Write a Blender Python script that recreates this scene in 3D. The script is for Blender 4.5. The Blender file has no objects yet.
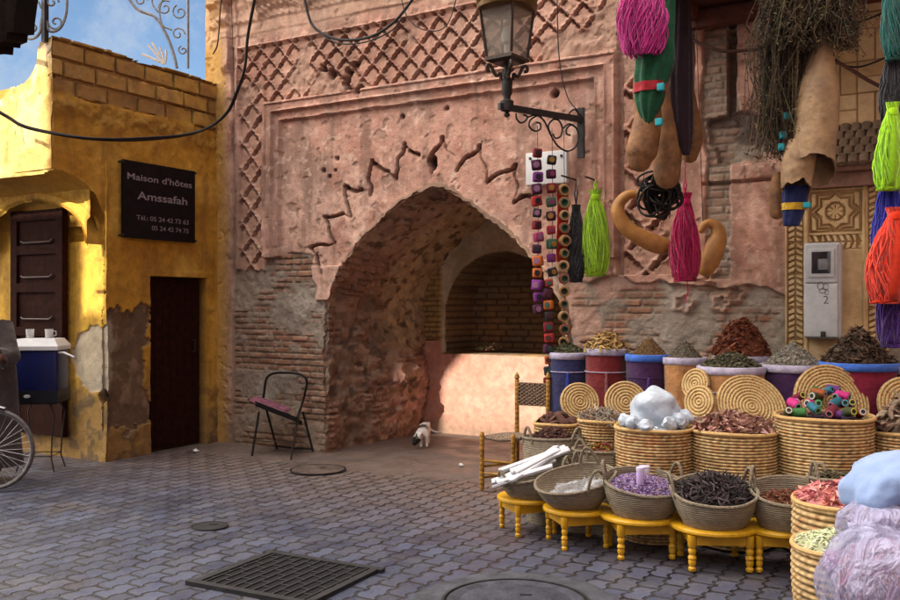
import bpy, math, random
import numpy as np
from mathutils import Vector, Matrix, noise as mnoise
R = math.radians
rnd = random.Random(7)
scene = bpy.context.scene
COL = scene.collection

# ---------------------------------------------------------------- photograph geometry
# world X runs along the big pink wall, Y into it, Z up; the camera stands in the square
TH = R(30.33); cT, sT = math.cos(TH), math.sin(TH)
F, HY, H = 900.0, 305.0, 1.5
CU, CT = 7.10, -7.26
def cam2w(X, Y, Z): return Vector((X*cT - Y*sT + CU, X*sT + Y*cT + CT, Z))
def at(px, py, Y): return cam2w((px-450)/F*Y, Y, H-(py-HY)/F*Y)
def gp(px, py, z=0.0): return at(px, py, F*(H-z)/(py-HY))
def wp(px, py, t=0.0):
    k = (px-450)/F
    return at(px, py, (t-CT)/(k*sT+cT))
def up(px, py, u):
    k = (px-450)/F
    return at(px, py, (u-CU)/(k*cT-sT))
RIGHT = Vector((cT, sT, 0)); FWD = Vector((-sT, cT, 0)); UP = Vector((0, 0, 1))

# ---------------------------------------------------------------- numpy noise
def _h(ix, iy, seed):
    h = (ix.astype(np.int64)*374761393 + iy.astype(np.int64)*668265263 + seed*974634777) & 0xffffffff
    h = ((h ^ (h >> 13))*1274126177) & 0xffffffff
    h = h ^ (h >> 16)
    return (h & 0xffffff)/float(0xffffff)
def vn(x, y, seed=0):
    ix = np.floor(x); iy = np.floor(y); fx = x-ix; fy = y-iy
    fx = fx*fx*(3-2*fx); fy = fy*fy*(3-2*fy)
    a = _h(ix, iy, seed); b = _h(ix+1, iy, seed); c = _h(ix, iy+1, seed); d = _h(ix+1, iy+1, seed)
    return a+(b-a)*fx+(c-a)*fy+(a-b-c+d)*fx*fy
def fbm(x, y, o=4, seed=0):
    s = 0; a = .5; n = 0
    for i in range(o):
        s = s+a*vn(x*2**i+i*17.3, y*2**i+i*9.1, seed+i); n += a; a *= .5
    return s/n
def ss(a, b, x):
    t = np.clip((x-a)/(b-a), 0, 1); return t*t*(3-2*t)
def mixc(C, col, m): return C*(1-m[..., None])+np.array(col)*m[..., None]

# ---------------------------------------------------------------- materials
def mat(name, col=(.5, .5, .5), rough=.8, var=.25, scale=8, bump=.25, bscale=None, metal=0, attr=False, spec=.3,
        col2=None, sss=0, alpha=1, trans=0, wave=None, sheen=0, bdist=.01):
    m = bpy.data.materials.new(name); m.use_nodes = True
    nt = m.node_tree; N = nt.nodes; L = nt.links
    b = N['Principled BSDF']
    tc = N.new('ShaderNodeTexCoord')
    nz = N.new('ShaderNodeTexNoise'); nz.inputs['Scale'].default_value = scale; nz.inputs['Detail'].default_value = 6
    nz.inputs['Roughness'].default_value = .65
    L.new(tc.outputs['Object'], nz.inputs['Vector'])
    mx = N.new('ShaderNodeMix'); mx.data_type = 'RGBA'; mx.blend_type = 'MIX'
    mr = N.new('ShaderNodeMapRange'); mr.inputs['From Min'].default_value = .3; mr.inputs['From Max'].default_value = .7
    L.new(nz.outputs['Fac'], mr.inputs['Value'])
    if attr:
        at_ = N.new('ShaderNodeAttribute'); at_.attribute_name = 'Col'
        mul = N.new('ShaderNodeVectorMath'); mul.operation = 'SCALE'
        mr.inputs['To Min'].default_value = 1-var; mr.inputs['To Max'].default_value = 1+var
        L.new(at_.outputs['Color'], mul.inputs[0]); L.new(mr.outputs[0], mul.inputs['Scale'])
        L.new(mul.outputs[0], b.inputs['Base Color'])
    else:
        c2 = col2 if col2 else tuple(c*(1-2*var) if var < .5 else c*.1 for c in col)
        mx.inputs[6].default_value = (*c2, 1); mx.inputs[7].default_value = (*col, 1)
        L.new(mr.outputs[0], mx.inputs[0]); L.new(mx.outputs[2], b.inputs['Base Color'])
    b.inputs['Roughness'].default_value = rough; b.inputs['Metallic'].default_value = metal
    b.inputs['Specular IOR Level'].default_value = spec
    if sss: b.inputs['Subsurface Weight'].default_value = sss; b.inputs['Subsurface Radius'].default_value = (.02, .02, .02)
    if alpha < 1: b.inputs['Alpha'].default_value = alpha
    if trans: b.inputs['Transmission Weight'].default_value = trans
    if sheen: b.inputs['Sheen Weight'].default_value = sheen
    if bump:
        n2 = N.new('ShaderNodeTexNoise'); n2.inputs['Scale'].default_value = bscale or scale*6; n2.inputs['Detail'].default_value = 5
        L.new(tc.outputs['Object'], n2.inputs['Vector'])
        bp = N.new('ShaderNodeBump'); bp.inputs['Strength'].default_value = bump; bp.inputs['Distance'].default_value = bdist
        src = n2.outputs['Fac']
        if wave:
            w = N.new('ShaderNodeTexWave'); w.bands_direction = wave[0]; w.inputs['Scale'].default_value = wave[1]
            w.inputs['Distortion'].default_value = wave[2]; w.inputs['Detail'].default_value = 2
            L.new(tc.outputs['Object'], w.inputs['Vector'])
            ad = N.new('ShaderNodeMath'); ad.operation = 'MULTIPLY_ADD'; ad.inputs[1].default_value = .5
            L.new(n2.outputs['Fac'], ad.inputs[0]); L.new(w.outputs['Fac'], ad.inputs[2]); src = ad.outputs[0]
        L.new(src, bp.inputs['Height']); L.new(bp.outputs[0], b.inputs['Normal'])
    return m

# ---------------------------------------------------------------- mesh helpers
class MB:
    def __init__(s): s.v = []; s.f = []; s.c = []
    def add(s, vs, fs, col=None, M=None):
        o = len(s.v)
        for i, p in enumerate(vs):
            p = Vector(p)
            if M is not None: p = M @ p
            s.v.append(p)
            cc = col[i] if (col is not None and len(col) and hasattr(col[0], '__len__')) else col
            s.c.append(cc or (.5, .5, .5))
        s.f += [tuple(i+o for i in f) for f in fs]
        return s
    def box(s, c, size, M=None, col=None, rz=0):
        x, y, z = [q/2 for q in size]
        vs = [(-x, -y, -z), (x, -y, -z), (x, y, -z), (-x, y, -z), (-x, -y, z), (x, -y, z), (x, y, z), (-x, y, z)]
        fs = [(0, 3, 2, 1), (4, 5, 6, 7), (0, 1, 5, 4), (1, 2, 6, 5), (2, 3, 7, 6), (3, 0, 4, 7)]
        T = Matrix.Translation(Vector(c))
        if rz: T = T @ Matrix.Rotation(rz, 4, 'Z')
        if M is not None: T = T @ M
        return s.add(vs, fs, col, T)
    def bar(s, a, b, w, h, col=None):
        a = Vector(a); b = Vector(b); d = b-a
        M = d.to_track_quat('X', 'Z').to_matrix().to_4x4()
        return s.box((a+b)/2, (d.length, w, h), M, col)
    def tube(s, pts, r, seg=8, col=None, cap=True, squash=None):
        pts = [Vector(p) for p in pts]; n = len(pts)
        rs = r if hasattr(r, '__len__') else [r]*n
        vs = []; cs = []
        nrm = None
        for i, p in enumerate(pts):
            t = (pts[min(i+1, n-1)]-pts[max(i-1, 0)])
            t = t.normalized() if t.length > 1e-9 else Vector((0, 0, 1))
            if nrm is None:
                a = Vector((0, 0, 1)) if abs(t.z) < .9 else Vector((1, 0, 0))
                nrm = t.cross(a).normalized()
            else:
                nrm = (nrm-t*nrm.dot(t)); nrm = nrm.normalized() if nrm.length > 1e-6 else t.orthogonal().normalized()
            bn = t.cross(nrm)
            for k in range(seg):
                an = 2*math.pi*k/seg
                vs.append(p+(nrm*math.cos(an)+bn*math.sin(an)*(squash or 1))*rs[i])
                if col is not None and hasattr(col[0], '__len__'): cs.append(col[i])
        fs = [(i*seg+k, i*seg+(k+1) % seg, (i+1)*seg+(k+1) % seg, (i+1)*seg+k) for i in range(n-1) for k in range(seg)]
        if cap:
            fs.append(tuple(range(seg))[::-1]); fs.append(tuple((n-1)*seg+k for k in range(seg)))
        return s.add(vs, fs, cs if cs else col)
    def lathe(s, prof, seg=32, M=None, col=None, rmod=None, cap=True):
        vs = []; cs = []
        for i, (r, z) in enumerate(prof):
            for k in range(seg):
                an = 2*math.pi*k/seg
                rr = r*(rmod(an, z, i) if rmod else 1)
                vs.append((rr*math.cos(an), rr*math.sin(an), z))
                if callable(col): cs.append(col(an, z, i))
        n = len(prof)
        fs = [(i*seg+k, i*seg+(k+1) % seg, (i+1)*seg+(k+1) % seg, (i+1)*seg+k) for i in range(n-1) for k in range(seg)]
        if cap:
            if prof[0][0] > 1e-4: fs.append(tuple(range(seg))[::-1])
            if prof[-1][0] > 1e-4: fs.append(tuple((n-1)*seg+k for k in range(seg)))
        return s.add(vs, fs, cs if cs else col, M)
    def blob(s, c, rad, nu=10, nv=14, amp=.15, seed=0, col=None, M=None, fr=2.0):
        vs = []; sd = Vector((seed*3.1, seed*1.7, seed*.9))
        for i in range(nu+1):
            th = math.pi*i/nu
            for k in range(nv):
                an = 2*math.pi*k/nv
                d = Vector((math.sin(th)*math.cos(an), math.sin(th)*math.sin(an), math.cos(th)))
                q = 1+amp*mnoise.noise(d*fr+sd)*2
                vs.append((d.x*rad[0]*q, d.y*rad[1]*q, d.z*rad[2]*q))
        fs = [(i*nv+k, (i+1)*nv+k, (i+1)*nv+(k+1) % nv, i*nv+(k+1) % nv) for i in range(nu) for k in range(nv)]
        T = Matrix.Translation(Vector(c))
        if M is not None: T = T @ M
        return s.add(vs, fs, col, T)
    def chunk(s, c, r, M=None, col=None, sq=(1, 1, 1)):
        vs = []
        for d in ((1, 0, 0), (-1, 0, 0), (0, 1, 0), (0, -1, 0), (0, 0, 1), (0, 0, -1)):
            q = rnd.uniform(.7, 1.2)*r
            vs.append((d[0]*q*sq[0]+rnd.uniform(-.2, .2)*r, d[1]*q*sq[1]+rnd.uniform(-.2, .2)*r, d[2]*q*sq[2]))
        fs = [(0, 2, 4), (2, 1, 4), (1, 3, 4), (3, 0, 4), (2, 0, 5), (1, 2, 5), (3, 1, 5), (0, 3, 5)]
        T = Matrix.Translation(Vector(c))
        if M is not None: T = T @ M
        return s.add(vs, fs, col, T)

def origin_of(o):
    v = Vector((0, 0, 0))
    while o is not None: v += o.location; o = o.parent
    return v
def tag(o, label=None, cat=None, group=None, kind=None):
    if label: o['label'] = label
    if cat: o['category'] = cat
    if group: o['group'] = group
    if kind or label: o['kind'] = kind or 'thing'
    return o
def mk(name, mb, m, parent=None, smooth=True, sharp=40, local=False, loc=None):
    """one mesh object from world-space geometry (local=True: already relative to the parent)"""
    me = bpy.data.meshes.new(name)
    V = np.array([tuple(p) for p in mb.v], dtype=np.float64)
    if local: org = Vector((0, 0, 0))
    elif parent is not None: org = origin_of(parent)
    elif loc is not None: org = Vector(loc)
    else:
        mn = V.min(0); mxv = V.max(0); org = Vector(((mn[0]+mxv[0])/2, (mn[1]+mxv[1])/2, mn[2]))
    V = V-np.array(org)
    me.from_pydata(V.tolist(), [], mb.f)
    ca = me.color_attributes.new('Col', 'FLOAT_COLOR', 'POINT')
    cc = np.ones((len(V), 4), dtype=np.float32); cc[:, :3] = np.array([c[:3] for c in mb.c], dtype=np.float32)
    ca.data.foreach_set('color', cc.ravel())
    me.materials.append(m)
    if smooth:
        me.polygons.foreach_set('use_smooth', [True]*len(me.polygons))
        if sharp: me.set_sharp_from_angle(angle=R(sharp))
    me.update()
    o = bpy.data.objects.new(name, me); COL.objects.link(o)
    if parent is not None: o.parent = parent
    elif not local: o.location = org
    return o
def thing(name, label, cat, loc, group=None, rz=0):
    o = bpy.data.objects.new(name, None); COL.objects.link(o)
    o.location = Vector(loc); o.rotation_euler = (0, 0, rz); o.empty_display_size = .1
    return tag(o, label, cat, group)
def grid(name, Pn, C, m, parent, keep=None, sharp=None, thin=None):
    """height-field sheet: Pn (nz,nx,3) points, C (nz,nx,3) albedo, keep (nz-1,nx-1) which quads stay"""
    nz, nx = Pn.shape[:2]
    idx = np.arange(nz*nx).reshape(nz, nx)
    q = np.stack([idx[:-1, :-1], idx[:-1, 1:], idx[1:, 1:], idx[1:, :-1]], -1).reshape(-1, 4)
    if keep is not None: q = q[keep.ravel()]
    used = np.zeros(nz*nx, bool); used[q.ravel()] = True
    remap = np.cumsum(used)-1; q = remap[q]
    V = Pn.reshape(-1, 3)[used]-np.array(origin_of(parent)); cc = C.reshape(-1, 3)[used]
    me = bpy.data.meshes.new(name)
    me.vertices.add(len(V)); me.vertices.foreach_set('co', V.astype(np.float32).ravel())
    me.loops.add(len(q)*4); me.loops.foreach_set('vertex_index', q.astype(np.int32).ravel())
    me.polygons.add(len(q)); me.polygons.foreach_set('loop_start', np.arange(0, len(q)*4, 4, dtype=np.int32))
    me.update(calc_edges=True); me.validate()
    ca = me.color_attributes.new('Col', 'FLOAT_COLOR', 'POINT')
    c4 = np.ones((len(V), 4), np.float32); c4[:, :3] = np.clip(cc, 0, 1)
    ca.data.foreach_set('color', c4.ravel())
    me.materials.append(m)
    me.polygons.foreach_set('use_smooth', [True]*len(me.polygons))
    if sharp: me.set_sharp_from_angle(angle=R(sharp))
    o = bpy.data.objects.new(name, me); COL.objects.link(o); o.parent = parent
    return o
def crom(pts, n=8):
    """catmull-rom through points (tuples of any length)"""
    P = [np.array(p, float) for p in pts]; P = [2*P[0]-P[1]]+P+[2*P[-1]-P[-2]]
    out = []
    for i in range(1, len(P)-2):
        for k in range(n):
            t = k/n
            out.append(.5*((2*P[i])+(-P[i-1]+P[i+1])*t+(2*P[i-1]-5*P[i]+4*P[i+1]-P[i+2])*t*t+(-P[i-1]+3*P[i]-3*P[i+1]+P[i+2])*t**3))
    out.append(P[-2]); return out
def rrot(r=rnd): return Matrix.Rotation(r.uniform(0, 6.28), 4, 'Z') @ Matrix.Rotation(r.uniform(-1, 1), 4, 'X') @ Matrix.Rotation(r.uniform(-1, 1), 4, 'Y')
def jit(c, a=.2, r=rnd):
    k = 1+r.uniform(-a, a); return tuple(max(0, min(1, x*k*(1+r.uniform(-a, a)*.3))) for x in c)
# ================================================================ camera, sky, sun
cam = bpy.data.cameras.new('camera'); co = bpy.data.objects.new('camera', cam); COL.objects.link(co)
co.location = (CU, CT, H); co.rotation_euler = (R(90), 0, TH)
cam.lens = 36; cam.sensor_width = 36; cam.sensor_fit = 'HORIZONTAL'; cam.shift_y = 5/900; cam.clip_end = 500; cam.clip_start = .05
scene.camera = co
AZ, EL = R(84), R(30); SKY_DARK, FILL_CLOUD = .55, 26.0
SUN = Vector((-math.cos(AZ)*math.cos(EL), -math.sin(AZ)*math.cos(EL), math.sin(EL)))
sl = bpy.data.lights.new('sun', 'SUN'); sl.energy = 3.5; sl.angle = R(.5); sl.color = (1, .93, .82)
so = bpy.data.objects.new('sun', sl); COL.objects.link(so); so.location = (-5, -20, 20)
so.rotation_euler = SUN.to_track_quat('Z', 'Y').to_euler()
w = bpy.data.worlds.new('World'); scene.world = w; w.use_nodes = True
N = w.node_tree.nodes; L = w.node_tree.links
sky = N.new('ShaderNodeTexSky'); sky.sky_type = 'NISHITA'; sky.sun_disc = False
sky.sun_elevation = EL; sky.sun_rotation = math.atan2(SUN.x, SUN.y); sky.air_density = 1.0; sky.dust_density = .7; sky.ozone_density = 3.5
# wisps over the clear blue, and an unseen bright cloud bank added as fill
def wn(t, **k):
    n = N.new(t)
    for q, v in k.items(): setattr(n, q, v)
    return n
def wmath(op, a, b):
    n = wn('ShaderNodeMath', operation=op)
    for i, q in enumerate((a, b)):
        if isinstance(q, (int, float)): n.inputs[i].default_value = q
        else: L.new(q, n.inputs[i])
    return n.outputs[0]
def wrange(v, a, b, c=0, d=1):
    n = wn('ShaderNodeMapRange', interpolation_type='SMOOTHSTEP')
    for k, q in zip(('From Min', 'From Max', 'To Min', 'To Max'), (a, b, c, d)): n.inputs[k].default_value = q
    L.new(v, n.inputs['Value']); return n.outputs[0]
tcw = wn('ShaderNodeTexCoord')
nzw = wn('ShaderNodeTexNoise'); nzw.inputs['Scale'].default_value = 11; nzw.inputs['Detail'].default_value = 9; nzw.inputs['Roughness'].default_value = .72
nzb = wn('ShaderNodeTexNoise'); nzb.inputs['Scale'].default_value = 3; nzb.inputs['Detail'].default_value = 5
L.new(tcw.outputs['Generated'], nzw.inputs['Vector']); L.new(tcw.outputs['Generated'], nzb.inputs['Vector'])
dt = wn('ShaderNodeVectorMath', operation='DOT_PRODUCT'); dt.inputs[1].default_value = Vector((-.55, -.38, .75)).normalized(); L.new(tcw.outputs['Generated'], dt.inputs[0])
bank = wmath('MULTIPLY', wrange(dt.outputs['Value'], .42, .80), wrange(nzb.outputs['Fac'], .30, .52))
wisp = wmath('MULTIPLY', wrange(nzw.outputs['Fac'], .42, .68), .75)
dk = wn('ShaderNodeVectorMath', operation='SCALE'); dk.inputs['Scale'].default_value = SKY_DARK; L.new(sky.outputs[0], dk.inputs[0])
m1 = wn('ShaderNodeMix', data_type='RGBA'); m1.inputs[7].default_value = (1.7, 2.05, 2.6, 1); L.new(wisp, m1.inputs[0]); L.new(dk.outputs[0], m1.inputs[6])
m2 = wn('ShaderNodeMix', data_type='RGBA'); m2.inputs[7].default_value = (*[FILL_CLOUD*q for q in (1, .92, .83)], 1); L.new(bank, m2.inputs[0]); L.new(m1.outputs[2], m2.inputs[6])
L.new(m2.outputs[2], N['Background'].inputs['Color']); N['Background'].inputs['Strength'].default_value = .13
vs = scene.view_settings; vs.view_transform = 'Standard'; vs.look = 'None'; vs.gamma = 1; vs.use_curve_mapping = False
vs.exposure = 1.2
scene.render.engine = 'CYCLES'; scene.cycles.use_denoising = True; scene.cycles.max_bounces = 8
scene.cycles.diffuse_bounces = 5; scene.cycles.sample_clamp_indirect = 8; scene.cycles.transparent_max_bounces = 12
scene.cycles.caustics_reflective = False; scene.cycles.caustics_refractive = False

# ================================================================ paved square
PAVE_T = -.62
def paving():
    m = bpy.data.materials.new('interlocking_pavers'); m.use_nodes = True
    nt = m.node_tree; N = nt.nodes; L = nt.links; b = N['Principled BSDF']
    def math_(op, a, b_=None, c=None):
        n = N.new('ShaderNodeMath'); n.operation = op
        for i, q in enumerate((a, b_, c)):
            if q is None: continue
            if isinstance(q, (int, float)): n.inputs[i].default_value = q
            else: L.new(q, n.inputs[i])
        return n.outputs[0]
    def noise(scale, det=5, rough=.6):
        n = N.new('ShaderNodeTexNoise'); n.inputs['Scale'].default_value = scale; n.inputs['Detail'].default_value = det
        n.inputs['Roughness'].default_value = rough; L.new(tc.outputs['Object'], n.inputs['Vector']); return n.outputs['Fac']
    def rng(v, a, b_, c=0, d=1):
        n = N.new('ShaderNodeMapRange'); n.interpolation_type = 'SMOOTHSTEP'
        for k, q in zip(('From Min', 'From Max', 'To Min', 'To Max'), (a, b_, c, d)): n.inputs[k].default_value = q
        L.new(v, n.inputs['Value']); return n.outputs[0]
    def mix(f, a, b_):
        n = N.new('ShaderNodeMix'); n.data_type = 'RGBA'
        for i, q in ((0, f), (6, a), (7, b_)):
            if isinstance(q, tuple): n.inputs[i].default_value = (*q, 1)
            elif isinstance(q, (int, float)): n.inputs[i].default_value = q
            else: L.new(q, n.inputs[i])
        return n.outputs[2]
    tc = N.new('ShaderNodeTexCoord'); sx = N.new('ShaderNodeSeparateXYZ'); L.new(tc.outputs['Object'], sx.inputs[0])
    X, Y = sx.outputs[0], sx.outputs[1]
    wob = math_('MULTIPLY', math_('SUBTRACT', noise(1.3, 2), .5), .10)
    wob2 = math_('MULTIPLY', math_('SUBTRACT', noise(9, 3), .5), .030)
    zz = math_('PINGPONG', math_('ADD', Y, 10.125), .05625)
    zz = rng(zz, .018, .038, -.0085, .0085)
    x2 = math_('ADD', math_('ADD', math_('ADD', X, zz), wob), wob2)
    y2 = math_('ADD', Y, wob2)
    cv = N.new('ShaderNodeCombineXYZ'); L.new(y2, cv.inputs[0]); L.new(x2, cv.inputs[1])
    br = N.new('ShaderNodeTexBrick'); br.inputs['Scale'].default_value = 1; br.offset = .5
    br.inputs['Brick Width'].default_value = .225; br.inputs['Row Height'].default_value = .12
    br.inputs['Mortar Size'].default_value = .0115; br.inputs['Mortar Smooth'].default_value = .45
    br.inputs['Color1'].default_value = (.0, .0, .0, 1); br.inputs['Color2'].default_value = (1, 1, 1, 1)
    br.inputs['Mortar'].default_value = (.5, .5, .5, 1); br.inputs['Bias'].default_value = 0
    L.new(cv.outputs[0], br.inputs['Vector'])
    mortar = br.outputs['Fac']
    sep = N.new('ShaderNodeSeparateColor'); L.new(br.outputs['Color'], sep.inputs[0])
    stone = mix(sep.outputs[0], (.021, .027, .054), (.060, .071, .122))  # blue of the reflected sky is mixed into the paver colour
    stone = mix(math_('MULTIPLY', rng(noise(3, 6, .7), .4, .68), .5), stone, (.075, .068, .075))
    stone = mix(math_('MULTIPLY', rng(noise(60, 4, .7), .5, .75), .5), stone, (.07, .065, .07))
    # sand and dust lying over the pavers towards the walls
    tt = math_('ADD', Y, math_('MULTIPLY', math_('SUBTRACT', noise(2.2, 5), .5), 1.1))
    dust = rng(tt, -2.9, -.2, 0, .8)
    stone = mix(dust, stone, (.165, .115, .085))
    st = rng(noise(.9, 5, .75), .53, .70, 0, .75)
    stone = mix(st, stone, (.085, .07, .065))
    apr = rng(tt, PAVE_T-.12, PAVE_T+.10)
    mort2 = math_('MULTIPLY', mortar, math_('SUBTRACT', 1.0, math_('MULTIPLY', apr, .97)))
    gap = mix(rng(noise(5, 3), .4, .6), (.010, .009, .011), (.024, .019, .018))
    col = mix(mort2, stone, gap)
    L.new(col, b.inputs['Base Color'])
    L.new(rng(noise(4, 4), .35, .7, .38, .75), b.inputs['Roughness']); b.inputs['Specular IOR Level'].default_value = .5
    h1 = math_('MULTIPLY', mort2, -1.0)
    h2 = math_('MULTIPLY_ADD', noise(45, 6, .7), .25, h1)
    h3 = math_('MULTIPLY_ADD', sep.outputs[0], math_('MULTIPLY', math_('SUBTRACT', 1.0, apr), .3), h2)
    h4 = math_('MULTIPLY_ADD', noise(7, 4), .5, h3)
    bp = N.new('ShaderNodeBump'); bp.inputs['Strength'].default_value = 1; bp.inputs['Distance'].default_value = .018
    L.new(h4, bp.inputs['Height']); L.new(bp.outputs[0], b.inputs['Normal'])
    # gently uneven sheet
    mb = MB()
    xs = [-60, -30, -15, -8]+[-5+i*.25 for i in range(65)]+[14, 20, 40, 60]
    ys = [-60, -30, -18, -12]+[-9+i*.25 for i in range(50)]+[6, 12, 30, 60]
    vsx = []
    for y in ys:
        for x in xs: vsx.append((x, y, .014*mnoise.noise(Vector((x*.8, y*.8, 3.3)))-.008 if abs(x) < 12 and abs(y) < 10 else 0))
    nx = len(xs)
    fs = [(j*nx+i, j*nx+i+1, (j+1)*nx+i+1, (j+1)*nx+i) for j in range(len(ys)-1) for i in range(nx-1)]
    mb.add(vsx, fs)
    o = mk('pavement', mb, m, local=True, sharp=None); o['kind'] = 'structure'
paving()

# ================================================================ the big pink wall with its arch
M_wall = mat('weathered_plaster', attr=True, rough=.9, var=.2, scale=14, bump=.55, bscale=70, bdist=.012, spec=.15)
PINK = (.51, .285, .212); PINK2 = (.61, .39, .30); GREY = (.30, .255, .205); BRICK = (.25, .12, .075); MORT = (.25, .20, .15)
archpx = [(324, 470), (324, 400), (324, 330), (325, 300), (330, 284), (342, 262), (365, 232), (393, 206), (415, 193), (433, 186), (450, 193),
          (475, 206), (500, 224), (525, 247), (545, 270), (561, 300), (571, 340), (577, 400), (580, 478)]
arch_uz = []
for a in archpx:
    q = wp(*a); arch_uz.append((q.x, q.z))
arch_uz[0] = (arch_uz[1][0]-.005, -.05); arch_uz[-1] = (arch_uz[-2][0]+.01, -.05)
arch = [tuple(p) for p in crom(arch_uz, 14)]
AP = np.array(arch)
apex = int(np.argmax(AP[:, 1]))
def arch_lr(z):
    left = np.interp(z, AP[:apex+1, 1], AP[:apex+1, 0]); right = np.interp(z, AP[apex:][::-1, 1], AP[apex:][::-1, 0])
    return left, right
def bricks(U, Z, h=.062, l=.235, seed=5):
    zz = Z+.012*(fbm(U*1.5, Z*1.5, 2, seed+9)-.5)
    row = np.floor(zz/h); fu = U/l+.5*(row % 2)+.3*_h(row, row*0, seed+3)
    col = np.floor(fu); dz = np.abs(zz/h-row-.5)*2; du = np.abs(fu-col-.5)*2
    dz = dz+.25*(fbm(U*18, Z*18, 2, seed+4)-.5)
    m = ss(.62, .8, dz); m = np.maximum(m, ss(.86, .95, du))
    return 1-m, _h(row, col, seed), _h(row+7, col+3, seed)
def seg_dist(U, Z, pts):
    D = np.full(U.shape, 9.0)
    for (a, b) in zip(pts[:-1], pts[1:]):
        ax, az = a; bx, bz = b; dx, dz = bx-ax, bz-az; l2 = dx*dx+dz*dz+1e-9
        t = np.clip(((U-ax)*dx+(Z-az)*dz)/l2, 0, 1)
        D = np.minimum(D, np.hypot(U-ax-t*dx, Z-az-t*dz))
    return D
def groove(U, Z, su, sz, ou=0, oz=0, wob=.012):
    """toothed undercut along the lower side of every rib"""
    U = U+wob*(fbm(U*5, Z*5, 2, 71)-.5); Z = Z+wob*(fbm(U*5, Z*5, 2, 72)-.5)
    a = (U-ou)/su; b = (Z-oz)/sz; p = a+b; q = a-b
    fp = p-np.round(p); fq = q-np.round(q); out = np.zeros(U.shape)
    for f, o in ((fp, q), (-fq, p)):
        tooth = np.abs(o*3-np.round(o*3))*2                      # 0 at a tooth, 1 between teeth
        wdt = .100*(1-.75*tooth**1.6)
        out = np.maximum(out, ss(.02, -.025, np.abs(f+.115)-wdt)*ss(.06, .11, np.abs(o-np.round(o))))
    return out
def lattice(U, Z, su, sz, ou=0, oz=0, wob=.012):
    """sebka net: 1 on the raised ribs, 0 in the lozenges"""
    U = U+wob*(fbm(U*5, Z*5, 2, 71)-.5); Z = Z+wob*(fbm(U*5, Z*5, 2, 72)-.5)
    a = (U-ou)/su; b = (Z-oz)/sz; p = a+b; q = a-b
    dp = np.abs(p-np.round(p)); dq = np.abs(q-np.round(q))
    # stepped teeth along each rib
    wp_ = .085+.03*np.cos(q*2*math.pi*3); wq_ = .085+.03*np.cos(p*2*math.pi*3)
    e = np.minimum(dp-wp_, dq-wq_)
    return 1-ss(-.03, .035, e)

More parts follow.
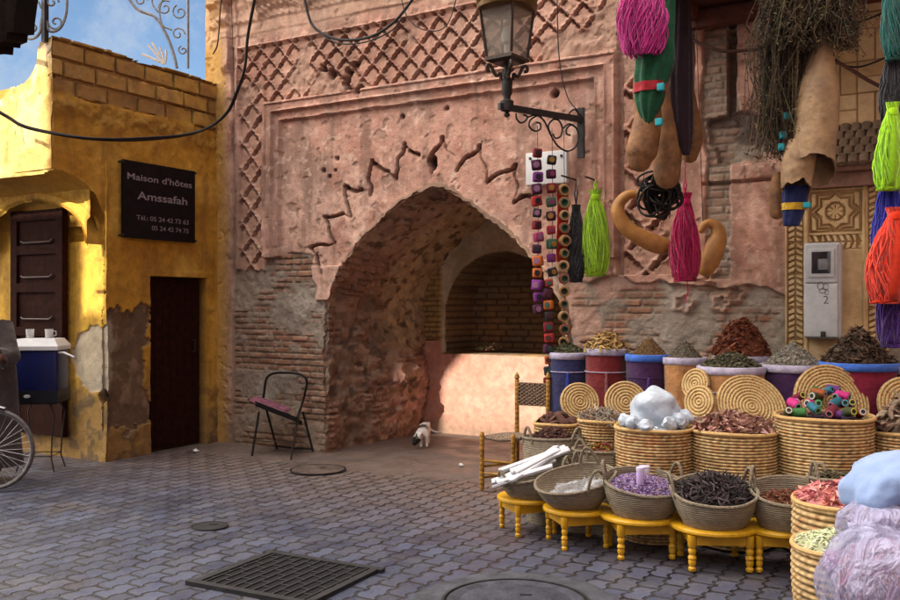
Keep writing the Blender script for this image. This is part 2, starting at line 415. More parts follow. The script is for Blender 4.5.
wall = thing('gateway_wall', 'tall pink plaster wall with carved lattice frieze and a broken pointed arch', 'wall', (3.4, 0, 0))
def build_wall():
    st = .0105
    us = np.arange(-.30, 7.0, st); zs = np.arange(-.02, 5.45, st)
    U, Z = np.meshgrid(us, zs)
    big = fbm(U*1.2, Z*1.2, 4, 1); mid = fbm(U*4, Z*4, 4, 2); fine = fbm(U*16, Z*16, 3, 3); tiny = fbm(U*45, Z*45, 2, 4)
    C = np.ones(U.shape+(3,))*np.array(PINK)
    C = mixc(C, PINK2, ss(.42, .66, big)*.85); C = mixc(C, (.36, .17, .12), ss(.50, .68, mid)*.7); C = mixc(C, (.30, .20, .155), ss(.54, .70, fbm(U*2.3+5, Z*1.4, 5, 23))*.7)
    C = mixc(C, (.62, .42, .33), ss(.60, .75, fbm(U*9, Z*3, 4, 21))*.45)
    streak = fbm(U*7, Z*.7, 4, 22); C = mixc(C, (.23, .14, .105), ss(.54, .72, streak)*.6)
    spk = ss(.62, .72, fbm(U*26, Z*26, 3, 24)); C = mixc(C, (.25, .14, .10), spk*.45); C = mixc(C, (.68, .50, .40), ss(.66, .74, fbm(U*19, Z*19, 3, 25))*.45)
    D = (mid-.5)*.022+(fine-.5)*.008+(big-.5)*.03
    # chips in the plaster
    chip = ss(.69, .74, fbm(U*11, Z*11, 3, 33)); D -= chip*.009; C = mixc(C, (.33, .22, .16), chip*.6)
    # ---- frieze and left strip of carved net
    q = np.minimum(np.minimum(U-.573, 3.64-Z), 4.48-U)          # depth inside the moulded frame
    band = (Z > 3.655) & (Z < 4.27) & (U > .2) & (U < 4.62)
    lstrip = (U > .215) & (U < .545) & (Z > 1.86) & (Z <= 3.66)
    rstrip = (U > 4.54) & (U < 4.93) & (Z > 1.75) & (Z <= 4.27)
    lat1 = lattice(U, Z, .222, .232, .62, 3.66); lat2 = lattice(U, Z, .25, .29, .375, 1.95); lat3 = lattice(U, Z, .36, .34, 4.735, 1.8)
    lat = np.where(band, lat1, np.where(lstrip, lat2, np.where(rstrip, lat3, 1.0)))
    dmg = ss(.60, .66, fbm(U*1.7+3, Z*1.7, 4, 41))*band + ss(.50, .6, fbm(U*2+9, Z*2, 4, 43))*rstrip
    dmg = np.maximum(dmg, np.exp(-(((U-1.03)/.2)**2+((Z-3.86)/.17)**2)**2)*band)
    dmg = np.clip(dmg, 0, 1)
    carve = (band | lstrip | rstrip)
    teeth = np.where(carve, lattice(U+.012, Z+.016, *np.array((.222, .232, .62, 3.66))) if False else 0, 0)
    g1 = groove(U, Z, .222, .232, .62, 3.66); g2 = groove(U, Z, .25, .29, .375, 1.95); g3 = groove(U, Z, .36, .34, 4.735, 1.8)
    gr = np.where(band, g1, np.where(lstrip, g2, np.where(rstrip, g3, 0)))*(1-dmg)
    D += np.where(carve, (lat-1)*.024*(1-dmg)-gr*.055-dmg*.03+dmg*(fine-.5)*.03, 0)
    C = mixc(C, (.47, .27, .19), np.where(carve, (1-lat)*.5, 0)); C = mixc(C, (.24, .14, .10), gr*.3); C = mixc(C, (.36, .235, .17), dmg*.7)  # net recesses and dirty grooves tinted darker to deepen the relief's shade
    # dark holes knocked into the net
    for (px, py, a, b) in ((322, 67, .06, .05), (346, 82, .05, .17), (354, 63, .05, .05), (330, 72, .05, .05), (553, 92, .05, .045), (358, 88, .05, .06)):
        p = wp(px, py); hd = ((U-p.x)/a)**2+((Z-p.z)/b)**2+(fine-.5)*2.5
        hm = 1-ss(.5, 1.1, hd); D -= hm*.13; C = mixc(C, (.10, .065, .05), hm*.8)
    # lips of the bands
    for (cond, dd, wd) in (((U > .2) & (Z > 3.655), np.abs(Z-4.27), .022), ((U < .6) & (Z > 1.88), np.abs(U-.19), .02), ((Z > 2.0) & (Z < 4.2), np.abs(U-.56), .014)):
        D += np.where(cond, (1-ss(wd*.6, wd, dd))*.022, 0)
    # outer dark slot left of the net
    gd = np.abs(U-.115-.01*(mid-.5)); D -= np.where((Z > 1.6) & (Z < 4.3), (1-ss(.008, .02, gd))*.035, 0)
    gd = np.abs(U-4.505-.01*(mid-.5)); gm = np.where((Z > 1.6) & (Z < 4.0), (1-ss(.018, .035, gd)), 0); D -= gm*.06; C = mixc(C, (.2, .13, .1), gm*.5)
    # ---- stepped frame
    fr = (q > 0) & (Z > 1.95)
    qq = q+.008*(fine-.5)
    lev = .045*(1-ss(.0, .012, -qq)) - .018*ss(.018, .026, qq) - .030*ss(.105, .118, qq) - .030*ss(.20, .212, qq)
    lev += .016*(np.exp(-((qq-.098)/.008)**2)+np.exp(-((qq-.19)/.008)**2))
    D += np.where(Z > 1.9, lev*np.where(q > -.03, 1, 0)-0*q, 0)
    # ---- scalloped scars over the arch
    S = [[(20, 318), (40, 312), (62, 312)], [(22, 320), (34, 335), (40, 360), (52, 382)], [(55, 242), (80, 240), (105, 233)],
         [(58, 245), (66, 262), (70, 285), (82, 305)], [(108, 165), (130, 176), (148, 172)], [(108, 165), (108, 190), (116, 215), (122, 240)],
         [(176, 102), (170, 130), (166, 150), (173, 165), (171, 188)], [(178, 106), (200, 121), (216, 128)],
         [(256, 58), (252, 80), (240, 95), (238, 120), (234, 146)], [(350, 42), (345, 62), (326, 80), (320, 100), (321, 130)],
         [(444, 62), (436, 78), (412, 92), (398, 105), (388, 125)], [(536, 110), (525, 122), (500, 130), (480, 140), (463, 155)],
         [(585, 192), (560, 188), (545, 195), (530, 205)], [(268, 75), (290, 85)]]
    for s_ in S:
        pts = []
        for (x, y) in s_:
            p = wp(300+x/2.5, 120+y/2.5); pts.append((p.x, p.z))
        pts = [tuple(p) for p in crom(pts, 5)]
        dd = seg_dist(U, Z, pts)+(fine-.5)*.016
        dd = dd*(1.0+.5*(fbm(U*14, Z*14, 2, 77)-.3)); gm = 1-ss(.013, .024, dd); D -= gm*.06; C = mixc(C, (.13, .075, .055), gm*.8)
    for s_ in ([(62, 312), (72, 312), (82, 305)], [(105, 233), (114, 240), (122, 240)], [(148, 172), (160, 182), (171, 188)], [(216, 128), (226, 140), (234, 146)], [(256, 58), (272, 80), (290, 85), (306, 105), (321, 130)],
               [(352, 42), (362, 75), (382, 90), (388, 125)], [(446, 62), (448, 95), (462, 120), (463, 155)], [(538, 110), (532, 140), (540, 165), (530, 205)]):
        pts = [tuple(p) for p in crom([(wp(300+x/2.5, 120+y/2.5).x, wp(300+x/2.5, 120+y/2.5).z) for x, y in s_], 5)]
        dd = seg_dist(U, Z, pts)+(fine-.5)*.014; gm = (1-ss(.004, .012, dd))*ss(.36, .56, mid); D -= gm*.028; C = mixc(C, (.22, .125, .09), gm*.5)
    p = wp(430, 163); hm = 1-ss(.6, 1.1, ((U-p.x)/.05)**2+((Z-p.z)/.075)**2+(fine-.5)*2); D -= hm*.10; C = mixc(C, (.07, .045, .035), hm*.9)
    for (px, py) in ((335, 158), (334, 170), (328, 176), (322, 170), (445, 107), (400, 115), (513, 70), (640, 90)):
        p = wp(px, py); hm = 1-ss(.4, 1, np.hypot(U-p.x, Z-p.z)/.028+(fine-.5)); D -= hm*.04; C = mixc(C, (.10, .06, .05), hm*.8)
    # plaster inside the scalloped arch is a thinner coat
    # ---- exposed brick, lower left
    B, bh, bh2 = bricks(U, Z)
    e = fbm(U*2.6, Z*2.6, 5, 51)-.5
    el = np.minimum(2.02+.22*e-Z+np.where(U < .55, -.12, 0), 1.22+.25*e+np.where(Z < 1.55, .3, 0)-U)
    regL = ss(-.005, .012, el)*(U > .1)
    # lower right: grey render with brick showing
    er = np.minimum(1.80+.75*(fbm(U*1.6+4, Z*1.6, 4, 52)-.5)-.10*(U-4.3)-Z, U-3.75-.3*e)
    regR = ss(-.005, .012, er)
    # brick pier in the pink wall on the right
    pier = np.minimum(.12+.16*e-np.abs(U-5.33), np.minimum(Z-1.7, 3.75+.5*e-Z)); regP = ss(-.005, .012, pier)
    hole = np.minimum(np.minimum(.32+.3*e-np.abs(U-5.58), .19+.2*e-np.abs(Z-2.78)), 1); regH = ss(-.005, .012, hole)
    reg = np.maximum(np.maximum(regL, regR), np.maximum(regP, regH))
    bc = np.ones(U.shape+(3,))*np.array(BRICK)
    bc = mixc(bc, (.33, .18, .115), bh); bc = mixc(bc, (.16, .11, .08), ss(.5, .7, mid)*.6); bc = mixc(bc, (.24, .15, .10), ss(.6, .9, bh2)*.8); bc = mixc(bc, (.46, .36, .27), ss(.55, .8, fine)*.45)
    bc = mixc(bc, MORT, 1-B)
    cover = ss(.42, .58, fbm(U*2.4, Z*4.4, 5, 53)+.2*(fine-.5))
    cover = np.maximum(cover, np.where(U > 3.5, ss(.30, .46, fbm(U*2.1+2, Z*2.6, 5, 57)+.15*(fine-.5)), 0))
    cover = np.where(regP > .5, cover*.4, cover)
    gc = np.ones(U.shape+(3,))*np.array(GREY); gc = mixc(gc, (.42, .37, .31), ss(.5, .7, mid)*.7); gc = mixc(gc, (.22, .18, .145), ss(.5, .7, fine)*.5)
    gc = mixc(gc, (.50, .30, .23), (ss(.6, .68, fbm(U*2.2+8, Z*3, 4, 54)))*np.where(U > 3, .8, .25))
    bc = bc*(1-cover[..., None])+gc*cover[..., None]
    C = C*(1-reg[..., None])+bc*reg[..., None]
    D = D*(1-reg)+reg*(-.05+(B*.016*(.5+bh))*(1-cover)+cover*(.012+(fine-.5)*.02)+(mid-.5)*.03+(tiny-.5)*.006)
    D += np.exp(-((np.minimum(np.minimum(np.abs(el), np.abs(er)), 9))/.012)**2)*0
    # soot and the broken lintel hole
    C = mixc(C, (.07, .05, .045), regH*ss(.42, .6, fbm(U*3, Z*6, 3, 55)+.12)*.75); D -= regH*.05
    p1 = wp(690, 60); p2 = wp(731, 60)
    for p, wd in ((p1, .028), (p2, .03)):
        gm = np.where(Z > 2.95+.3*e, 1-ss(wd, wd+.012, np.abs(U-p.x+.02*(mid-.5))), 0); D -= gm*.07; C = mixc(C, (.15, .10, .08), gm*.7)
    gm = np.where((U > 5.2) & (U < 5.86), 1-ss(.008, .018, np.abs(Z-2.47-.02*(mid-.5))), 0); D -= gm*.04; D += np.where((U > 5.25) & (U < 5.86) & (Z > 2.47) & (Z < 2.6), .02, 0)
    # rosettes left in relief on the right
    for (px, py, rr) in ((655, 232, .10), (668, 270, .13), (705, 270, .11), (735, 292, .08), (683, 303, .09), (720, 303, .08)):
        p = wp(px, py); ang = np.arctan2(Z-p.z, U-p.x); rd = np.hypot(U-p.x, Z-p.z)
        ring = np.exp(-((rd-rr*(.72+.14*np.cos(ang*5)))/.022)**2); D += ring*.03*ss(.3, .5, mid); C = mixc(C, (.43, .27, .2), ring*.6)
    # damp, dirt at the foot
    foot = ss(.55, 0, Z+.35*(mid-.5)); C = mixc(C, (.25, .17, .115), foot*.65)
    left_tone = ss(.62, .2, U+.25*(mid-.5))*ss(3.6, 2.2, Z); C = mixc(C, (.27, .19, .13), left_tone*.5)  # tone darkens towards the lower left
    lft = ss(.10, -.05, U+.05*(mid-.5)); C = mixc(C, (.46, .27, .07), lft*.9)
    # cornice
    cz = Z-.015*(mid-.5)
    corn = .018*ss(4.40, 4.415, cz)+.045*ss(4.52, 4.55, cz)+.05*ss(4.66, 4.72, cz)-.03*ss(4.80, 4.82, cz)+.09*ss(4.90, 4.97, cz)
    rope = np.where((cz > 4.55) & (cz < 4.66), .018*np.sin((U*1.0+cz*.9)*2*math.pi/.085), 0)
    lowc = ss(.60, .68, fbm(U*1.4, Z*2, 4, 61)); D += np.where(U > -.2, (corn+rope)*(1-.6*lowc), 0)
    C = mixc(C, (.60, .40, .28), ss(4.3, 4.45, Z)*.5)
    pil = ss(.07, .05, np.abs(U-.03))*ss(4.0, 4.1, Z); D += pil*.05*(1+.4*np.sin(Z*40)*ss(4.45, 4.5, Z))
    Pn = np.stack([U, -D, Z], -1)
    lft_, rgt_ = arch_lr(np.clip(Z, 0, AP[apex, 1]-.001))
    jag = .03*(fbm(U*9, Z*9, 3, 91)-.5)*2+.05*(fbm(U*3, Z*3, 3, 92)-.5)*2
    jag = jag*ss(0, .3, Z)
    inside = (Z < AP[apex, 1]) & (U > lft_+jag) & (U < rgt_+jag)
    Pn[..., 1] += 0
    ins = inside[:-1, :-1] & inside[1:, 1:] & inside[:-1, 1:] & inside[1:, :-1]
    grid('plaster_face', Pn, C, M_wall, wall, keep=~ins, sharp=55)
    # ---- soffit / jambs of the arch
    T = np.concatenate([[-.004], np.linspace(.012, 1.93, 150)])
    pr = np.array(arch); seglen = np.r_[0, np.cumsum(np.hypot(*np.diff(pr, axis=0).T))]
    sN = np.linspace(0, seglen[-1], 330)
    pu = np.interp(sN, seglen, pr[:, 0]); pz = np.interp(sN, seglen, pr[:, 1])
    du = np.gradient(pu); dz = np.gradient(pz); ln = np.hypot(du, dz); nu, nz_ = dz/ln, -du/ln      # inward
    TT, SS = np.meshgrid(T, sN); PU = pu[:, None]; PZ = pz[:, None]
    b1 = fbm(SS*1.5, TT*2.2, 5, 101); b2 = fbm(SS*7, TT*7, 4, 102); b3 = fbm(SS*22, TT*22, 3, 103)
    frt = np.exp(-TT/.10)
    b4 = fbm(SS*16, TT*4, 4, 105)
    disp = (b1-.5)*.17*(1-.75*frt)+(b2-.5)*.09+(b3-.5)*.045+(b4-.5)*.04
    lump = np.exp(-(((SS-.75)/.5)**2+((TT-1.25)/.55)**2)); disp += lump*.16*(.6+.8*b2)
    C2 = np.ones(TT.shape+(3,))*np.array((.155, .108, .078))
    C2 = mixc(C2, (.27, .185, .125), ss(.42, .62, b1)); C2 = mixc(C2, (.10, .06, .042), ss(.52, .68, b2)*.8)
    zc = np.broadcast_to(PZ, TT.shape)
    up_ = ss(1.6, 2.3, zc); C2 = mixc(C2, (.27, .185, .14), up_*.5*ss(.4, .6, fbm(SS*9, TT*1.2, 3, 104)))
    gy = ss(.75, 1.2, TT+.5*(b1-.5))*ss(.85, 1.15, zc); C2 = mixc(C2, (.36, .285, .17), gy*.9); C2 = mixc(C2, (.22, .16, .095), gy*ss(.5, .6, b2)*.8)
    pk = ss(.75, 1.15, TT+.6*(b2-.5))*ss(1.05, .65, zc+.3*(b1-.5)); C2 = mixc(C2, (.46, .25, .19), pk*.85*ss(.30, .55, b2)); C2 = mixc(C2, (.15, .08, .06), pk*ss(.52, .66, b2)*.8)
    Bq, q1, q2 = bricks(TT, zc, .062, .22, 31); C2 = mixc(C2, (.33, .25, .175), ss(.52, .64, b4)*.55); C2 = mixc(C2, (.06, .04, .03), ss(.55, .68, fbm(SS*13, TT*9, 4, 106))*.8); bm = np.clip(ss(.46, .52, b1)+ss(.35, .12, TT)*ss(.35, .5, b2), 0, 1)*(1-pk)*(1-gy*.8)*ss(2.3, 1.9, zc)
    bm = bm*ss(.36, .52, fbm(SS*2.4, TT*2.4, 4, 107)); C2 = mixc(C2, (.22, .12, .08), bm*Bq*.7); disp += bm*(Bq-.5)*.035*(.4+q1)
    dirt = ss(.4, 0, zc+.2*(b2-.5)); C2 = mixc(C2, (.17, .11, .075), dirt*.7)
    rj = (SS > sN[-1]*.62); C2 = mixc(C2, (.52, .30, .22), np.where(rj, .85, 0)*ss(.3, .5, b2))
    lip = np.where(TT < 0, -.085, 0.0)
    dd = np.where(TT < .001, lip+.0*disp, disp+.012)
    PnS = np.stack([PU+nu[:, None]*dd, np.where(TT < 0, .085, np.maximum(TT, .006)), PZ+nz_[:, None]*dd], -1)
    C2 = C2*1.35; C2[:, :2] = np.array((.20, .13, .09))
    grid('arch_soffit', PnS, C2, M_wall, wall, sharp=60)
    # ---- back wall of the recess with its round-headed alcove
    us = np.arange(.9, 4.7, .014); zs = np.arange(-.02, 3.1, .014); U, Z = np.meshgrid(us, zs)
    m1 = fbm(U*3, Z*3, 4, 201); m2 = fbm(U*10, Z*10, 4, 202); m3 = fbm(U*1.1, Z*1.1, 3, 203)
    D = (m1-.5)*.04+(m2-.5)*.012
    C = np.ones(U.shape+(3,))*np.array((.62, .55, .38)); C = mixc(C, (.48, .41, .26), ss(.45, .65, m1)); C = mixc(C, (.44, .38, .27), ss(.55, .7, m2)*.5)
    pinkm = ss(.0, .012, np.where(U < 1.63, 1.09, .94)+.02*(m2-.5)-Z)
    C = mixc(C, (.60, .30, .215), pinkm); C = mixc(C, (.66, .38, .28), pinkm*ss(.5, .7, m1)*.6); C = mixc(C, (.42, .2, .14), pinkm*ss(.56, .7, m2)*.3)
    D += pinkm*.05
    ft = ss(.22, .02, Z+.2*(m1-.5)); C = mixc(C, (.27, .19, .13), ft*.75)
    # yellowish rubble pier at the left
    rp = ss(.02, 0, np.abs(U-1.5)-.13-.03*(m2-.5))*(Z > 1.09)
    Bq, q1, q2 = bricks(U, Z, .062, .2, 61)
    C = mixc(C, (.44, .31, .13), rp); C = mixc(C, (.24, .16, .07), rp*(1-Bq)); D += rp*(.05+Bq*.02*ss(1.75, 1.6, Z)+(m2-.5)*.03)
    # alcove
    ac, ar, spz = 2.42, .74, 1.36
    al = np.where(Z > spz, ar-np.hypot(U-ac, Z-spz), ar-np.abs(U-ac))+.02*(m2-.5)
    inn = ss(.0, .02, al)*(Z > .94)
    D = D*(1-inn)+inn*(-.62+.06*(m1-.5)+.02*(m2-.5))
    Bq, q1, q2 = bricks(U, Z, .075, .3, 62)
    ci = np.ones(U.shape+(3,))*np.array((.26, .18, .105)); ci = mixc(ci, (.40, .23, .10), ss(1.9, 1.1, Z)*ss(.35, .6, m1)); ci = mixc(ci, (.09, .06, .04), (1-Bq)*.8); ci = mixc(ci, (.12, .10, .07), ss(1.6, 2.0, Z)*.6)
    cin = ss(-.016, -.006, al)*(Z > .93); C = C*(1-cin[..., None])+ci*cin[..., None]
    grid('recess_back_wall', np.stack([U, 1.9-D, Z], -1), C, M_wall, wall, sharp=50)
build_wall()
# ================================================================ yellow guest house on the left
UY = -.12
M_yel = mat('ochre_limewash', attr=True, rough=.85, var=.22, scale=11, bump=.5, bscale=60, spec=.2)
M_darkwood = mat('dark_door_wood', (.036, .012, .008), .75, .3, 14, .35, spec=.04)
M_iron = mat('black_iron', (.022, .018, .016), .55, .3, 30, .4, spec=.4)
YEL = (.48, .245, .03)  # deepened so the sign wall's shade is partly in its colour
house = thing('guest_house', 'ochre yellow house with brick parapet, arched doorway and small dark door', 'house', (-1.2, -.8, 0))
def ycol(A, Z, base, sd, dirt=1.0):
    m1 = fbm(A*2.2, Z*2.2, 5, sd); m2 = fbm(A*9, Z*9, 4, sd+5)
    C = np.ones(A.shape+(3,))*np.array(base)
    C = mixc(C, (.62, .37, .07), ss(.5, .7, m1)*.6); C = mixc(C, (.34, .17, .03), ss(.52, .72, m2)*.5)
    C = mixc(C, (.25, .12, .03), ss(.55, .75, fbm(A*6, Z*1.1, 4, sd+8))*.5)
    lo = ss(1.05, .25, Z+.9*(m1-.5))*dirt; C = mixc(C, (.22, .13, .055), lo*.8); C = mixc(C, (.13, .09, .05), lo*ss(.5, .62, m2)*.8)
    return C, m1, m2
def build_house():
    st = .0105
    # wall with the sign, faces the square to the right
    ss_ = np.arange(0, 2.06, st); zs = np.arange(-.02, 4.0, st); A, Z = np.meshgrid(ss_, zs)
    C, m1, m2 = ycol(A, Z, YEL, 301); m3 = fbm(A*20, Z*20, 3, 309)
    D = (m1-.5)*.035+(m2-.5)*.015+(m3-.5)*.005
    ztop = 3.93+.05*(fbm(A*3, A*0, 3, 320)-.5)
    # bare brick parapet
    edge = Z-(3.42+.10*(fbm(A*2, Z*1, 3, 311)-.5)); pb = ss(-.01, .02, edge)
    row = np.floor((Z-3.42)/.165); fu = A/.36+.5*(row % 2)+.13*row; jz = np.abs((Z-3.42)/.165-row-.5)*2; ju = np.abs(fu-np.floor(fu)-.5)*2
    Bm = np.maximum(ss(.80, .90, jz+.2*(m2-.5)), ss(.9, .96, ju+.1*(m2-.5)))
    hb = _h(row, np.floor(fu), 7); bc = np.ones(A.shape+(3,))*np.array((.30, .16, .045)); bc = mixc(bc, (.46, .27, .075), hb); bc = mixc(bc, (.52, .31, .06), ss(.45, .6, m1)*.6); bc = mixc(bc, (.22, .13, .06), ss(.5, .7, m2)*.5)
    bc = mixc(bc, (.12, .07, .025), Bm*(.35+.6*ss(.4, .6, m1)))
    C = C*(1-pb[..., None])+bc*pb[..., None]; D = D*(1-.4*pb)+pb*(.03*(hb-.3)-Bm*.05)
    band = np.exp(-((edge+.12)/.10)**2); D += band*.03*(m2-.3)*2; C = mixc(C, (.28, .16, .035), band*.6)
    # flaked plaster near the corner
    fl = np.minimum(.26+.35*(m1-.5)+.10*(m2-.5)-np.abs(A-1.28)*.8, .62+.3*(m2-.5)-np.abs(Z-.88)); fm = ss(0, .012, fl)
    C = mixc(C, (.15, .095, .055), fm); C = mixc(C, (.26, .17, .10), fm*ss(.5, .6, m2)*.7); D -= fm*.03
    wh = ss(.0, .05, np.minimum(.12-np.abs(A-1.46), .38-np.abs(Z-1.0))+.12*(m2-.5)); C = mixc(C, (.42, .36, .26), wh*.7)
    # little door
    a1, a2 = -up(206, 300, UY).y, -up(151, 300, UY).y; zd = up(178, 277, UY).z
    dr = (A > a1) & (A < a2) & (Z < zd); D = np.where(dr, -.13, D); C[dr] = (.06, .035, .015)
    lin = (A > a1-.1) & (A < a2+.1) & (Z > zd) & (Z < zd+.06); D += np.where(lin, .008*(m2), 0)
    arc = 2.27+.47*np.sqrt(np.clip(1-((2.05-A)/.57)**2, 0, 1)); jag = .012*(m3-.5)
    notch = (A > 1.48+jag) & (Z < arc+jag)
    kill = (notch[:-1, :-1] & notch[1:, 1:]) | ((Z > ztop)[:-1, :-1])
    grid('wall', np.stack([UY+D, -A, Z], -1), C, M_yel, house, keep=~kill, sharp=50)
    mb = MB(); n = 7
    for i in range(n):
        y = -a1-.015-(i+.5)*(a2-a1-.03)/n; mb.box((UY-.10, y, zd/2+.01), (.03, (a2-a1-.03)/n-.006, zd-.02))
    d_ = mk('door', mb, M_darkwood, house)
    hm = MB(); hm.tube([(UY-.08, -a1-.12, 1.0), (UY-.04, -a1-.12, 1.0), (UY-.04, -a1-.12, 1.12), (UY-.08, -a1-.12, 1.12)], .008, 6); mk('handle', hm, M_iron, d_)
    # upper wall that faces the camera
    us = np.arange(-4.6, UY+.012, .0125); zs = np.arange(2.70, 4.0, .0125); U, Z = np.meshgrid(us, zs)
    C, m1, m2 = ycol(U, Z, (.58, .38, .12), 331); D = (m1-.5)*.05+(m2-.5)*.02  # paler limewash carries the sunlit look of this face
    C = mixc(C, (.66, .50, .24), ss(.5, .68, m1)*.7)
    top = np.interp(U, [-4.6, -.9, -.75, -.5, -.36, -.33, -.12], [3.42, 3.45, 3.52, 3.58, 3.70, 3.84, 3.90])+.07*(fbm(U*7, U*0, 3, 340)-.5)
    C = mixc(C, (.52, .40, .28), ss(.30, .05, top-Z)*ss(.4, .55, m2)*.8)
    crk = np.abs(fbm(U*3, Z*1.6, 4, 345)-.5); cm = ss(.012, .004, crk)*ss(.5, .6, m1); C = mixc(C, (.15, .09, .03), cm*.8); D -= cm*.015
    bot = 2.735-.19*np.clip(-U-.12, 0, .8)+.03*(fbm(U*6, U*0, 3, 341)-.5)
    kill = ((Z > top) | (Z < bot))[:-1, :-1]
    grid('wall', np.stack([U, -2.05-D, Z], -1), C, M_yel, house, keep=~kill, sharp=50)
    # doorway reveal (faces the camera) with two arch bands
    us = np.arange(-4.6, UY+.03, .0115); zs = np.arange(-.02, 2.9, .0115); U, Z = np.meshgrid(us, zs)
    C, m1, m2 = ycol(U, Z, (.60, .36, .05), 351); D = (m1-.5)*.04+(m2-.5)*.015
    for k, (rx, rz_) in enumerate(((.42, .44), (.30, .33))):
        rr = np.sqrt(((U+.62)/rx)**2+((Z-2.12)/rz_)**2); b = ss(.06, .03, np.abs(rr-1))*(Z > 2.12); D += b*.025
        D += ss(1.03, .99, rr)*(-.03)*(Z > 2.12)
    for px_z in ((.12, .40), ):
        fl = .33+.25*(m1-.5)+.16*(m2-.5)-np.hypot((U+.22)/1.0, (Z-.95)/1.1); fm = ss(0, .012, fl); C = mixc(C, (.45, .40, .31), fm*.85); D -= fm*.015
        fl = .07+.06*(m2-.5)-np.hypot(U+.16, Z-.62); fm = ss(0, .01, fl); C = mixc(C, (.09, .07, .05), fm); D -= fm*.05
        gm = ss(.02, .008, np.abs(Z-1.62-.01*(m2-.5)))*(U > -.35)*ss(.45, .6, m1+.1); C = mixc(C, (.12, .07, .02), gm); D -= gm*.02
    grid('wall', np.stack([U, -1.48-D, Z], -1), C, M_yel, house, sharp=50)
    # archivolt facing the camera round the head of the doorway
    us = np.arange(-4.5, UY-.01, .011); zs = np.arange(2.06, 2.62, .011); U, Z = np.meshgrid(us, zs)
    C, m1, m2 = ycol(U, Z, (.62, .38, .06), 361, 0); D = (m1-.5)*.03+(m2-.5)*.02
    el = np.sqrt(((U+.97)/.80)**2+((np.maximum(Z, 2.08)-2.08)/.45)**2); D += .03*ss(.09, .05, np.abs(el-1.10)); C = mixc(C, (.30, .18, .05), ss(.03, .0, np.abs(el-1.22))*.5)
    inn = el < 1.0+.015*(m2-.5)*4
    grid('archivolt', np.stack([U, -1.64-D, Z], -1), C, M_yel, house, keep=~(inn[:-1, :-1] & inn[1:, 1:]), sharp=50)
    a_ = [math.pi/2*i/16 for i in range(17)]; vs2 = []
    for q in a_: vs2 += [(-.97+.80*math.cos(q), -1.66, 2.08+.45*math.sin(q)), (-.97+.80*math.cos(q), -1.46, 2.08+.45*math.sin(q))]
    mb = MB(); mb.add(vs2, [(2*i, 2*i+1, 2*i+3, 2*i+2) for i in range(16)], (.52, .30, .05)); mk('arch_soffit', mb, M_yel, house)
    # barrel ceiling of the doorway, roof slab and parapet tops
    mb = MB(); yc = (.45, .25, .04)
    prof = [(-2.05+.57*(1-math.cos(a)), 2.27+.47*math.sin(a)) for a in [math.pi/2*i/14 for i in range(15)]]
    prof = [(-1.48-(.57-(p[0]+2.05)), p[1]) for p in [(-2.05+.57*(1-math.cos(math.pi/2*i/14)), 0) for i in range(0)]] or [(-1.48-.57*(1-math.cos(math.pi/2*i/14)), 2.27+.47*math.sin(math.pi/2*i/14)) for i in range(15)]
    vs_ = []; 
    for (t, z) in prof: vs_ += [(UY-.004, t, z), (-4.6, t, z)]
    mb.add(vs_, [(2*i, 2*i+1, 2*i+3, 2*i+2) for i in range(14)], yc)
    mb.box((-2.36, -1.02, 3.12), (4.4, 1.9, .5), col=yc); mb.box((-.27, -1.0, 3.64), (.23, 1.98, .58), col=(.33, .2, .08)); mb.box((-.62, -1.93, 3.4), (.9, .16, .3), col=yc)
    mk('roof', mb, M_yel, house)
    # wooden door leaf standing in the doorway
    x1 = wp(66, 300, -1.53).x; zt = wp(30, 211, -1.53).z; x0 = x1-.82
    mb = MB(); mb.box(((x0+x1)/2, -1.53, zt/2+.1), (.82, .04, zt-.2))
    leaf = mk('door', mb, M_darkwood, house)
    pm = MB()
    for x in (x0+.05, x1-.05): pm.box((x, -1.56, zt/2+.1), (.10, .03, zt-.2))
    for z in (zt-.06, zt-.40, zt-.78, zt-1.22, zt-1.7): pm.box(((x0+x1)/2, -1.56, z), (.62, .028, .09))
    mk('panel_frame', pm, M_darkwood, leaf)
    wm = mat('worn_wood_edge', (.10, .06, .045), .5, .3, 20, .2)
    for z in (zt-.25, zt-.60, zt-1.02): cm = MB(); cm.tube([(x0+.16, -1.565, z-.06), (x0+.2, -1.57, z-.075), (x1-.2, -1.57, z-.075), (x1-.16, -1.565, z-.05)], .009, 6); mk('carved_rail', cm, wm, leaf)
build_house()

# sign: black board with the painted lettering
M_board = mat('black_sign_board', (.010, .006, .007), .6, .3, 10, .25, spec=.15)
M_paint = mat('grey_sign_paint', (.30, .25, .25), .7, .2, 60, .2)
c4 = [up(118, 159.5, UY), up(190, 172, UY), up(190, 243, UY), up(118, 237.5, UY)]
ay0, ay1 = c4[0].y, c4[1].y; z1 = (c4[0].z+c4[1].z)/2; z0 = (c4[2].z+c4[3].z)/2
sign = thing('house_sign', 'black rectangular sign with grey lettering on the yellow wall', 'sign', (UY+.05, (ay0+ay1)/2, z0))
mb = MB(); mb.box((UY+.06, (ay0+ay1)/2, (z0+z1)/2), (.03, ay1-ay0, z1-z0)); mk('board', mb, M_board, sign)
for y in (ay0-.005, ay1+.005):
    for z in (z0+.02, z1-.02): mb = MB(); mb.tube([(UY+.02, y, z), (UY+.085, y, z)], .012, 6); mk('fixing', mb, M_iron, sign)
